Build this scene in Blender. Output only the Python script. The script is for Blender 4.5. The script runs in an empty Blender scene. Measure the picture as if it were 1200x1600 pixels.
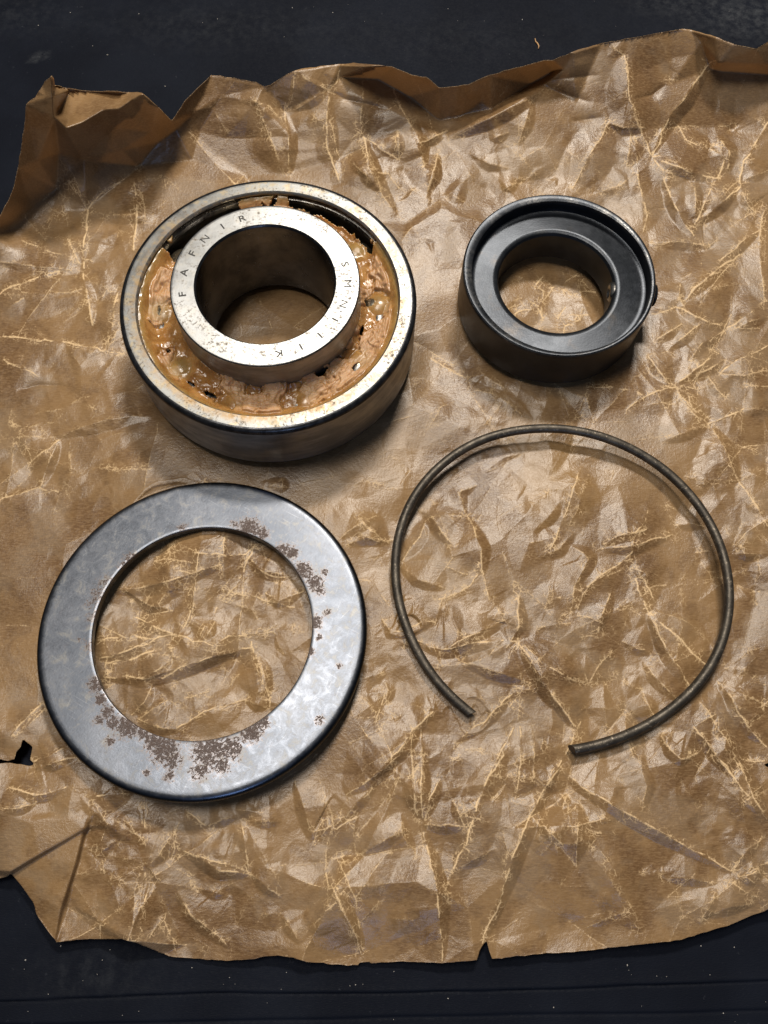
import bpy, math, random
import numpy as np
from mathutils import Matrix, Vector
from mathutils.geometry import delaunay_2d_cdt

random.seed(7); RNG = np.random.default_rng(11)
MM = 0.001
scn = bpy.context.scene
col = scn.collection

# ------------------------------------------------------------------ camera
CAM_R = np.array([[0.99994, -0.0046, -0.0103], [0.0008, 0.9414, -0.3374], [0.0113, 0.3373, 0.9413]])
u_, s_, v_ = np.linalg.svd(CAM_R); CAM_R = u_ @ v_
CAM_H, CAM_F = 221.33, 1276.46          # mm above the table plane, focal length in photo pixels (1200 x 1600)
cd = bpy.data.cameras.new('camera'); cam = bpy.data.objects.new('camera', cd); col.objects.link(cam)
m4 = Matrix([list(CAM_R[i]) + [0] for i in range(3)] + [[0, 0, 0, 1]])
m4.translation = Vector((0, 0, CAM_H * MM)); cam.matrix_world = m4
cd.sensor_fit = 'VERTICAL'; cd.sensor_height = 32; cd.sensor_width = 24; cd.lens = CAM_F / 1600 * 32
cd.clip_start = 0.005; cd.clip_end = 20
scn.camera = cam
scn.render.resolution_x = 768; scn.render.resolution_y = 1024

# ------------------------------------------------------------------ world and lamps
w = bpy.data.worlds.new('World'); scn.world = w; w.use_nodes = True
bg = w.node_tree.nodes['Background']; bg.inputs[0].default_value = (0.80, 0.88, 1.0, 1); bg.inputs[1].default_value = 0.075

def lamp(name, loc, target, size, power, color):
    d = bpy.data.lights.new(name, 'AREA'); d.shape = 'RECTANGLE'; d.size, d.size_y = size
    d.energy = power; d.color = color
    o = bpy.data.objects.new(name, d); col.objects.link(o)
    o.location = loc; o.rotation_euler = (Vector(target) - Vector(loc)).to_track_quat('-Z', 'Y').to_euler()
    return o
lamp('overhead_lamp', (-0.11, 0.20, 0.76), (0, 0.12, 0), (0.32, 0.14), 4.2, (1.0, 0.93, 0.83))
lamp('back_lamp', (0.10, 0.60, 0.78), (0, 0.12, 0), (0.16, 0.08), 8.6, (1.0, 0.92, 0.81))
lamp('window_light', (0.06, -0.80, 0.55), (0, 0.15, 0), (0.12, 0.20), 1.5, (0.40, 0.58, 1.0))

vs = scn.view_settings
vs.view_transform = 'Standard'; vs.look = 'None'; vs.exposure = 0; vs.gamma = 1; vs.use_curve_mapping = False

# ------------------------------------------------------------------ helpers
def unp(px, py, z):
    """photo pixel -> point (mm) on the horizontal plane at height z (mm)"""
    px = np.asarray(px, float); py = np.asarray(py, float); z = np.asarray(z, float)
    dx = (px - 600) / CAM_F; dy = -(py - 800) / CAM_F
    d = [CAM_R[i, 0] * dx + CAM_R[i, 1] * dy - CAM_R[i, 2] for i in range(3)]
    t = (z - CAM_H) / d[2]
    return d[0] * t, d[1] * t, z + 0 * t

def tag(o, label=None, cat=None, group=None, kind=None):
    if label: o['label'] = label
    if cat: o['category'] = cat
    if group: o['group'] = group
    if kind: o['kind'] = kind
    return o

def empty(name, loc):
    o = bpy.data.objects.new(name, None); col.objects.link(o); o.location = [c * MM for c in loc]
    o.empty_display_size = 0.01
    return o

def mesh_np(name, V, F, mats, parent=None, smooth=True, attrs=None, fmat=None):
    """V in mm (n,3); F list of index lists or (n,4) array"""
    me = bpy.data.meshes.new(name)
    V = np.asarray(V, np.float32) * MM
    if isinstance(F, np.ndarray):
        n, k = F.shape
        me.vertices.add(len(V)); me.vertices.foreach_set('co', V.ravel())
        me.loops.add(n * k); me.loops.foreach_set('vertex_index', F.astype(np.int32).ravel())
        me.polygons.add(n); me.polygons.foreach_set('loop_start', np.arange(0, n * k, k, dtype=np.int32))
        me.update(calc_edges=True)
    else:
        me.from_pydata(V.tolist(), [], F); me.update()
    for m in (mats if isinstance(mats, list) else [mats]): me.materials.append(m)
    if fmat is not None: me.polygons.foreach_set('material_index', np.asarray(fmat, np.int32))
    me.polygons.foreach_set('use_smooth', np.full(len(me.polygons), smooth))
    for k, a in (attrs or {}).items():
        at = me.attributes.new(k, 'FLOAT', 'POINT'); at.data.foreach_set('value', np.asarray(a, np.float32))
    o = bpy.data.objects.new(name, me); col.objects.link(o)
    if parent: o.parent = parent
    return o

def vnoise(X, Y, scale, seed, octaves=4, gain=0.5):
    """value noise fbm in about -1..1 sampled at X,Y (feature size = scale)"""
    out = np.zeros(np.shape(X)); amp = 1.0; tot = 0
    for o in range(octaves):
        r = np.random.default_rng(seed * 31 + o); T = r.uniform(-1, 1, (256, 256))
        x = X / scale * 2 ** o + 17.3 * o; y = Y / scale * 2 ** o + 5.1 * o
        xi = np.floor(x).astype(int); yi = np.floor(y).astype(int); fx = x - xi; fy = y - yi
        fx = fx * fx * (3 - 2 * fx); fy = fy * fy * (3 - 2 * fy)
        a = T[xi & 255, yi & 255]; b = T[(xi + 1) & 255, yi & 255]; c = T[xi & 255, (yi + 1) & 255]; d = T[(xi + 1) & 255, (yi + 1) & 255]
        out += amp * ((a * (1 - fx) + b * fx) * (1 - fy) + (c * (1 - fx) + d * fx) * fy)
        tot += amp; amp *= gain
    return out / tot

def sstep(a, b, x):
    t = np.clip((x - a) / (b - a), 0, 1); return t * t * (3 - 2 * t)

class N:
    """terse node builder"""
    def __init__(s, name):
        s.m = bpy.data.materials.new(name); s.m.use_nodes = True; s.t = s.m.node_tree; s.t.nodes.clear()
        s.out = s.t.nodes.new('ShaderNodeOutputMaterial')
    def n(s, typ, ins=None, **kw):
        x = s.t.nodes.new(typ)
        for k, v in kw.items(): setattr(x, k, v)
        for k, v in (ins or {}).items(): s.put(x.inputs[k], v)
        return x
    def put(s, sock, v):
        if isinstance(v, bpy.types.NodeSocket): s.t.links.new(v, sock)
        elif isinstance(v, (tuple, list)) and len(v) == 3 and sock.type == 'RGBA': sock.default_value = (*v, 1)
        else: sock.default_value = v
    def co(s): return s.n('ShaderNodeTexCoord').outputs['Object']
    def noise(s, mm, detail=4, rough=.55, dist=0, vec=None, lac=2.0):
        return s.n('ShaderNodeTexNoise', {'Vector': vec or s.co(), 'Scale': 1000 / mm, 'Detail': detail, 'Roughness': rough, 'Distortion': dist, 'Lacunarity': lac}).outputs['Fac']
    def ramp(s, x, a, b, lo=0., hi=1.):
        r = s.n('ShaderNodeMapRange', {0: x, 1: a, 2: b, 3: lo, 4: hi}, interpolation_type='SMOOTHSTEP'); return r.outputs[0]
    def mix(s, f, a, b):
        x = s.n('ShaderNodeMix', data_type='RGBA'); s.put(x.inputs[0], f); s.put(x.inputs[6], a); s.put(x.inputs[7], b); return x.outputs[2]
    def ma(s, op, a, b=0.0, c=0.0):
        x = s.n('ShaderNodeMath', operation=op); s.put(x.inputs[0], a); s.put(x.inputs[1], b); s.put(x.inputs[2], c); return x.outputs[0]
    def attr(s, nm): return s.n('ShaderNodeAttribute', attribute_name=nm).outputs['Fac']
    def bump(s, h, dist_mm, strength=1.0, nrm=None):
        b = s.n('ShaderNodeBump', {'Height': h, 'Distance': dist_mm * MM, 'Strength': strength})
        if nrm: s.put(b.inputs['Normal'], nrm)
        return b.outputs[0]
    def bsdf(s, **kw):
        return s.n('ShaderNodeBsdfPrincipled', {k.replace('_', ' '): v for k, v in kw.items()})
    def end(s, sh): s.t.links.new(sh, s.out.inputs[0]); return s.m

# ------------------------------------------------------------------ materials
def mat_mat():
    n = N('black_vinyl')
    cl = n.ramp(n.noise(38, 5, .6), .35, .75); fine = n.noise(0.9, 3, .6)
    sp = n.ramp(n.noise(2.2, 3, .75), .66, .74)
    c = n.mix(cl, (.0042, .0053, .0090), (.0070, .0088, .0142))
    c = n.mix(n.ma('MULTIPLY', sp, .35), c, (.035, .038, .045))
    scf = n.ma('MULTIPLY', n.attr('scuff'), n.ramp(n.noise(3.0, 5, .7), .35, .75))
    c = n.mix(n.ma('MULTIPLY', scf, .55), c, (.085, .09, .095))
    vec = n.n('ShaderNodeMapping', {'Vector': n.co(), 'Scale': (1, 3.2, 1)}).outputs[0]
    b = n.bump(n.noise(0.8, 3, .6, vec=vec), .12, .8)
    p = n.bsdf(Base_Color=c, Roughness=n.ramp(fine, .3, .7, .5, .72), Specular_IOR_Level=.05, Normal=b)
    return n.end(p.outputs[0])

def mat_paper():
    n = N('waxed_kraft_paper')
    cr = n.attr('crease'); hz = n.attr('halo'); oil = n.attr('oil'); tone = n.attr('tone'); mott = n.attr('mottle'); bloom = n.attr('bloom')
    fine = n.noise(.8, 3, .7)
    c = n.mix(tone, (.126, .067, .027), (.224, .133, .058))
    c = n.mix(n.ma('MULTIPLY', mott, .42), c, (.078, .039, .017))
    c = n.mix(n.ma('MULTIPLY', bloom, .50), c, (.208, .145, .086))
    c = n.mix(n.ma('MULTIPLY', oil, .55), c, (.260, .145, .042))
    fib = n.n('ShaderNodeMapping', {'Vector': n.co(), 'Scale': (.35, 1.6, 1), 'Rotation': (0, 0, .12)}).outputs[0]
    fb = n.noise(.55, 3, .75, vec=fib)
    c = n.mix(n.ma('MULTIPLY', n.ramp(fb, .40, .66), .50), c, (.29, .185, .092))
    # fine cracks in the wax, dense near the folds
    off = n.n('ShaderNodeTexNoise', {'Vector': n.co(), 'Scale': 1000 / 2.2, 'Detail': 3, 'Roughness': .65})
    v = n.n('ShaderNodeVectorMath', operation='MULTIPLY_ADD')
    n.put(v.inputs[0], off.outputs['Color']); v.inputs[1].default_value = (2.6 * MM,) * 3; n.put(v.inputs[2], n.co())
    vo = n.n('ShaderNodeTexVoronoi', {'Vector': v.outputs[0], 'Scale': 1000 / 1.9}, feature='DISTANCE_TO_EDGE')
    wt = n.ma('MULTIPLY', n.ma('MULTIPLY', n.ramp(vo.outputs['Distance'], .075, 0.0), n.ramp(hz, .08, .50)), n.ramp(off.outputs['Fac'], .40, .58, 0, .9))
    gr = n.noise(.38, 2, .7)
    crn = n.ramp(n.ma('ADD', n.ma('MULTIPLY', cr, 1.15), n.ma('MULTIPLY', n.ma('SUBTRACT', n.ma('ADD', n.ma('MULTIPLY', gr, .6), n.ma('MULTIPLY', fine, .4)), .5), 1.8)), .28, .92)
    crn = n.ma('MULTIPLY', crn, n.ramp(cr, .04, .22))
    pale = n.ma('MINIMUM', n.ma('MAXIMUM', crn, wt), 1.0)
    c = n.mix(n.ma('MULTIPLY', n.ma('MULTIPLY', hz, n.ramp(fine, .35, .65)), .32), c, (.36, .215, .09))
    c = n.mix(n.ma('MULTIPLY', pale, .86), c, (.72, .515, .285))
    ro = n.ma('ADD', n.ma('MULTIPLY_ADD', bloom, .07, .33), n.ma('MULTIPLY', pale, .25))
    b = n.bump(n.ma('ADD', n.noise(.9, 3, .7), n.ma('MULTIPLY', cr, .5)), .13, .9)
    p = n.bsdf(Base_Color=c, Roughness=ro, Specular_IOR_Level=.48, Normal=b)
    tr = n.n('ShaderNodeBsdfTranslucent', {'Color': (.42, .19, .06, 1)})
    mx = n.n('ShaderNodeMixShader', {0: .12}); n.t.links.new(p.outputs[0], mx.inputs[1]); n.t.links.new(tr.outputs[0], mx.inputs[2])
    return n.end(mx.outputs[0])

def mat_steel(name, base=(.56, .56, .55), rough=(.30, .48), pit=.5, stain=.35, brush=.4, aniso=.45, attr=None, pitcol=(.11, .085, .06)):
    n = N(name)
    t = n.n('ShaderNodeTangent', direction_type='RADIAL', axis='Z').outputs[0]
    f1 = n.noise(5.5, 6, .68, .5); f2 = n.noise(.8, 5, .72); f3 = n.noise(2.6, 5, .65)
    c = n.mix(n.ramp(n.noise(14, 4, .6), .35, .7), tuple(x * .82 for x in base), base)
    stm = n.ma('MULTIPLY', n.ramp(f3, .48, .66), stain)
    c = n.mix(stm, c, (.40, .31, .17))
    pm = n.ma('MULTIPLY', n.ma('MULTIPLY', n.ramp(f2, .50, .62), n.ramp(f1, .44, .60)), pit)
    sp2 = n.ramp(n.noise(.45, 3, .7), .62, .70)
    pm = n.ma('MAXIMUM', pm, n.ma('MULTIPLY', sp2, .55))
    c = n.mix(pm, c, pitcol)
    ro = n.ma('ADD', n.ramp(n.noise(3.5, 5, .7), .3, .7, rough[0], rough[1]), n.ma('MULTIPLY', n.ma('ADD', pm, n.ma('MULTIPLY', stm, .5)), .25))
    met = n.ma('SUBTRACT', 1.0, n.ma('MULTIPLY', pm, .75))
    if attr:
        g = n.ma('MULTIPLY', n.attr(attr), n.ramp(n.noise(1.8, 5, .65), .30, .62))
        c = n.mix(n.ma('MULTIPLY', g, .9), c, (.34, .20, .065)); met = n.ma('MULTIPLY', met, n.ma('SUBTRACT', 1.0, n.ma('MULTIPLY', g, .7)))
    scr = n.noise(.35, 2, .5)
    b = n.bump(n.ma('ADD', f2, n.ma('MULTIPLY', scr, brush)), .03, .6)
    p = n.bsdf(Base_Color=c, Metallic=met, Roughness=ro, Anisotropic=aniso, Tangent=t, Normal=b)
    return n.end(p.outputs[0])

def mat_side():
    n = N('ground_steel_side')
    v = n.n('ShaderNodeMapping', {'Vector': n.co(), 'Scale': (.5, .5, 2.2)}).outputs[0]
    c = n.mix(n.ramp(n.noise(7, 5, .6, vec=v), .35, .65), (.15, .158, .172), (.27, .278, .292))
    sp = n.ramp(n.noise(1.3, 4, .7, vec=v), .60, .70)
    c = n.mix(n.ma('MULTIPLY', sp, .75), c, (.11, .09, .08))
    p = n.bsdf(Base_Color=c, Metallic=.9, Roughness=n.ramp(n.noise(4, 4, .6), .3, .7, .28, .45), Normal=n.bump(n.noise(.7, 3), .02, .5))
    return n.end(p.outputs[0])

def mat_simple(name, c1, c2, mm, metal, r1, r2, bump=.03, bmm=.6, spec=.5, aniso=0.0):
    n = N(name)
    t = n.n('ShaderNodeTangent', direction_type='RADIAL', axis='Z').outputs[0]
    c = n.mix(n.ramp(n.noise(mm, 5, .65), .33, .68), c1, c2)
    p = n.bsdf(Base_Color=c, Metallic=metal, Roughness=n.ramp(n.noise(mm * .6, 5, .65), .3, .7, r1, r2), Specular_IOR_Level=spec,
               Anisotropic=aniso, Tangent=t, Normal=n.bump(n.noise(bmm, 4, .6), bump, .7))
    return n.end(p.outputs[0])

def mat_black_oxide():
    n = N('black_oxide_steel')
    t = n.n('ShaderNodeTangent', direction_type='RADIAL', axis='Z').outputs[0]
    c = n.mix(n.ramp(n.noise(6, 5, .65), .3, .7), (.021, .024, .029), (.033, .037, .044))
    w = n.ma('MULTIPLY', n.attr('wear'), n.ramp(n.noise(.9, 4, .7), .36, .60))
    c = n.mix(n.ma('MULTIPLY', w, .85), c, (.34, .33, .31))
    br = n.ma('MULTIPLY', n.ramp(n.noise(9, 4, .6), .55, .75), .35)
    c = n.mix(br, c, (.060, .045, .030))
    p = n.bsdf(Base_Color=c, Metallic=.75, Roughness=n.ramp(n.noise(3, 5, .7), .3, .7, .33, .40), Specular_IOR_Level=.4, Anisotropic=.8, Tangent=t,
               Normal=n.bump(n.noise(.5, 3), .025, .6))
    return n.end(p.outputs[0])

def mat_washer():
    n = N('tarnished_steel')
    t = n.n('ShaderNodeTangent', direction_type='RADIAL', axis='Z').outputs[0]
    big = n.noise(17, 5, .6, .4); mid = n.noise(3.2, 6, .72, .6)
    c = n.mix(n.ramp(big, .35, .68), (.092, .102, .122), (.128, .138, .160))
    c = n.mix(n.ma('MULTIPLY', n.ramp(mid, .50, .70), .5), c, (.21, .20, .18))
    c = n.mix(n.ma('MULTIPLY', n.ramp(n.noise(1.3, 5, .75), .52, .66), .45), c, (.085, .085, .095))
    # scratches: stretched noise in several directions
    sc = None
    for a, th in ((.5, .66), (-.8, .665), (1.9, .67)):
        v = n.n('ShaderNodeMapping', {'Vector': n.co(), 'Rotation': (0, 0, a)}).outputs[0]
        v = n.n('ShaderNodeMapping', {'Vector': v, 'Scale': (.12, 2.6, 1)}).outputs[0]
        s1 = n.ramp(n.noise(.8, 1, .5, 0, vec=v), th, th + .08)
        sc = s1 if sc is None else n.ma('MAXIMUM', sc, s1)
    c = n.mix(n.ma('MULTIPLY', sc, .14), c, (.36, .37, .39))
    r = n.ma('ADD', n.attr('rust'), n.ma('MULTIPLY', n.ma('SUBTRACT', n.noise(.85, 5, .72, .6), .5), 2.4))
    rm = n.ma('MULTIPLY', n.ramp(r, .52, .72), n.ramp(n.noise(.4, 3, .7), .36, .54, .25, 1.0))
    hl = n.ramp(r, .20, .60)
    c = n.mix(n.ma('MULTIPLY', hl, .45), c, (.16, .115, .085))
    c = n.mix(n.ma('MULTIPLY', rm, .93), c, n.mix(n.noise(.5, 3), (.030, .018, .014), (.105, .066, .050)))
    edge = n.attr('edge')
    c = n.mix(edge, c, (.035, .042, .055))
    met = n.ma('SUBTRACT', 1.0, n.ma('MULTIPLY', rm, .9))
    ro = n.ma('ADD', n.ramp(mid, .3, .7, .33, .46), n.ma('MULTIPLY', rm, .35))
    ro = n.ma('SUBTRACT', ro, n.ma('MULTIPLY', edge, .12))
    b = n.bump(n.noise(.6, 4), .025, .6); b = n.bump(rm, .05, .6, b)
    p = n.bsdf(Base_Color=c, Metallic=met, Roughness=ro, Anisotropic=.1, Tangent=t, Normal=b)
    return n.end(p.outputs[0])

def mat_grease():
    n = N('aged_grease')
    th = n.attr('thin'); pk = n.attr('pink')
    c = n.mix(n.ramp(n.noise(5, 5, .6, .5), .35, .68), (.20, .088, .020), (.34, .175, .055))
    c = n.mix(n.ma('MULTIPLY', pk, n.ramp(n.noise(3, 4, .6), .30, .60, .4, 1)), c, (.40, .235, .120))
    c = n.mix(n.ma('MULTIPLY', th, .75), c, (.215, .150, .050))
    st = n.noise(.55, 4, .7)
    p = n.bsdf(Base_Color=c, Roughness=n.ma('MULTIPLY_ADD', pk, .26, n.ramp(n.noise(2.2, 3, .6), .35, .65, .20, .36)), Specular_IOR_Level=.5,
               Subsurface_Weight=.3, Subsurface_Radius=(.0016, .0008, .0003), Subsurface_Scale=1.0,
               Normal=n.bump(n.noise(1.9, 2, .5), .06, .6))
    return n.end(p.outputs[0])

def mat_wire():
    n = N('dark_spring_wire')
    c = n.mix(n.ramp(n.noise(4, 5, .65), .35, .68), (.045, .039, .032), (.085, .073, .058))
    sp = n.ramp(n.noise(.9, 4, .75), .57, .68)
    c = n.mix(n.ma('MULTIPLY', sp, .75), c, (.26, .22, .17))
    p = n.bsdf(Base_Color=c, Metallic=.75, Roughness=n.ramp(n.noise(1.4, 4), .3, .7, .42, .58), Normal=n.bump(n.noise(.55, 4, .65), .05, .8))
    return n.end(p.outputs[0])

M = dict(mat=mat_mat(), paper=mat_paper(),
         face=mat_steel('bearing_steel_face', (.40, .405, .405), (.38, .54), .85, .14, attr='smear'),
         outer=mat_steel('outer_race_face', (.275, .28, .276), (.38, .55), 1.0, .5, attr='smear'),
         side=mat_side(),
         edge=mat_simple('dark_chamfer_and_groove_shade', (.018, .019, .022), (.045, .046, .05), 3, .8, .25, .42, .03),
         bore=mat_simple('oiled_bore_steel', (.085, .09, .105), (.19, .195, .21), 9, .97, .15, .28, .015, 1.2),
         collar=mat_black_oxide(), washer=mat_washer(), grease=mat_grease(), wire=mat_wire(),
         ball=mat_simple('polished_ball_steel', (.20, .16, .10), (.34, .30, .23), 3, .9, .14, .28, .003),
         cage=mat_simple('pressed_cage_steel', (.17, .16, .15), (.36, .35, .33), 4, .95, .22, .4, .03),
         oil=mat_simple('old_grease_gap_shade', (.016, .010, .005), (.075, .040, .012), 4, 0, .12, .3, .15, 1.5),
         ink=mat_simple('stamped_letter', (.012, .012, .012), (.04, .038, .035), 1.0, .2, .5, .7, .01),
         dust=mat_simple('dust', (.30, .28, .25), (.55, .52, .47), 3, 0, .8, .95, .0),
         fibre=mat_simple('fibre', (.30, .17, .08), (.42, .26, .13), 1, 0, .7, .9, .0))

MAT_Z = -6.8

# ------------------------------------------------------------------ table mat (with two stitched ledges along its near side)
def build_mat():
    xs = np.linspace(-330, 330, 133)
    ys = np.concatenate([np.linspace(-150, -62, 20), np.linspace(-61.5, -22, 160), np.linspace(-21, 430, 120)])
    X, Y = np.meshgrid(xs, ys)
    def seam(pts):
        a = [unp(px, py, MAT_Z) for px, py in pts]
        ax = np.array([q[0] for q in a], float); ay = np.array([q[1] for q in a], float)
        return np.interp(X, ax, ay)
    Z = np.full(X.shape, MAT_Z) + vnoise(X, Y, 60, 5, 2) * .25
    s1 = Y - seam([(-600, 1590), (0, 1567), (300, 1552), (650, 1551), (875, 1545), (1200, 1533), (1800, 1515)]) + vnoise(X, Y * 0, 9, 8, 3) * .35
    Z += -.40 * np.exp(-(s1 / .30) ** 2) + .30 * np.exp(-np.clip(s1, 0, None) / 1.6) * (s1 > 0) - .25 * (s1 < 0)
    s2 = Y - seam([(-600, 1625), (0, 1602), (300, 1598), (650, 1590), (1200, 1580), (1800, 1570)]) + vnoise(X, Y * 0, 9, 9, 3) * .3
    Z += -.25 * np.exp(-(s2 / .35) ** 2) - .25 * sstep(.4, -.4, s2)
    scf = np.zeros(X.shape)
    for px, py, rx, ry, a in ((1165, 25, 20, 12, .75), (62, 88, 2.4, 1.2, .9), (1040, 5, 16, 6, .35), (330, 40, 40, 12, .18), (700, 60, 50, 12, .12), (150, 1520, 14, 5, .25), (20, 20, 20, 10, .2)):
        cx, cy, _ = unp(px, py, MAT_Z); scf += a * np.exp(-((X - cx) / rx) ** 2 - ((Y - cy) / ry) ** 2)
    ny, nx = X.shape; I = np.arange(nx * ny).reshape(ny, nx)
    F = np.stack([I[:-1, :-1], I[:-1, 1:], I[1:, 1:], I[1:, :-1]], -1).reshape(-1, 4)
    o = mesh_np('table_mat', np.stack([X, Y, Z], -1).reshape(-1, 3), F, M['mat'], attrs={'scuff': np.clip(scf, 0, 1).ravel()})
    tag(o, 'black vinyl table mat with stitched seams under the brown paper', 'table mat', kind='structure')
build_mat()

# ------------------------------------------------------------------ where the four metal things lie (mm)
BEAR = (-30.94, 136.43); COLL = (54.63, 149.92); WASH = (-46.28, 44.53); WASH_Z, WASH_T = 3.9, -0.070
WIRE_PX = [(737, 1116, -0.6), (705.5, 1092, -0.6), (678.5, 1063, -0.6), (654, 1026, -0.6), (634, 984, -0.6), (620.5, 940, -0.6), (615.6, 900.6, -0.5), (617, 861, -0.3),
           (623.4, 827, -0.4), (636.7, 790, -0.2), (656, 758, 0.0), (683.4, 728.5, 0.3), (718, 701.5, 0.7), (757, 682, 1.2), (801, 671, 1.8), (845.6, 667.5, 2.3),
           (890, 668.5, 2.6), (934, 678, 2.5), (973.5, 693, 2.2), (1013, 714, 1.8), (1047, 738, 1.6), (1081.6, 773, 1.6), (1106, 807, 1.8), (1126, 846.5, 2.1),
           (1137, 886, 2.3), (1141.6, 925, 2.2), (1139.6, 964.5, 1.9), (1131, 1004, 1.4), (1113.6, 1040.7, 0.9), (1089, 1075, 0.3), (1057, 1104.6, -0.2),
           (1018, 1131.6, -0.5), (978.4, 1151, -0.4), (939, 1163.6, -0.5), (909.6, 1170, -0.5), (895, 1171.5, -0.5)]
WIRE_R = 1.32

# ------------------------------------------------------------------ waxed paper
OUTLINE = [(-90, 430), (-40, 372), (0, 337), (12, 315), (22, 290), (28, 262), (33, 230), (38, 195), (41, 163), (55, 152), (66, 135), (70, 127), (81, 118), (84, 122), (85, 133),
 (110, 138), (140, 142), (175, 142), (200, 144), (222, 145), (232, 153), (245, 165), (258, 178), (268, 189), (278, 174), (290, 156), (310, 136), (330, 117),
 (360, 121), (400, 128), (412, 135), (422, 133), (450, 115), (465, 109), (500, 103), (530, 100), (560, 99), (586, 101), (613, 104), (644, 117), (666, 120), (686, 137), (707, 135), (732, 132),
 (765, 117), (809, 105), (850, 94), (864, 94), (897, 80), (940, 67), (1000, 57), (1048, 48), (1066, 45), (1078, 46), (1117, 57), (1147, 69), (1181, 76), (1200, 65), (1245, 42),
 (1262, 200), (1250, 500), (1256, 800), (1246, 1080), (1238, 1188), (1200, 1192), (1193, 1195), (1200, 1199), (1238, 1203), (1242, 1300), (1250, 1405),
 (1200, 1421), (1164, 1435), (1143, 1444), (1119, 1451), (1062, 1469), (1008, 1475), (900, 1487), (840, 1491), (769, 1498), (763, 1480), (761, 1471), (758, 1472), (749, 1486), (745, 1500),
 (691, 1505), (631, 1502), (580, 1505), (577, 1503), (562, 1504), (559, 1508), (520, 1507), (479, 1503), (458, 1496), (434, 1493), (416, 1494), (392, 1499), (359, 1501), (296, 1497), (264, 1494),
 (230, 1480), (207, 1472), (190, 1467), (140, 1467), (88, 1472), (75, 1455), (61, 1435), (52, 1410), (32, 1382), (21, 1369), (17, 1365), (10, 1370), (0, 1372), (-50, 1382), (-95, 1350),
 (-98, 1200), (-60, 1192), (0, 1193), (17, 1192), (32, 1194), (47, 1197), (54, 1194), (47, 1187), (51, 1167), (35, 1154), (32, 1167), (25, 1175), (22, 1186), (12, 1189), (0, 1186), (-60, 1187), (-98, 1180), (-92, 800), (-97, 600)]

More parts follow.
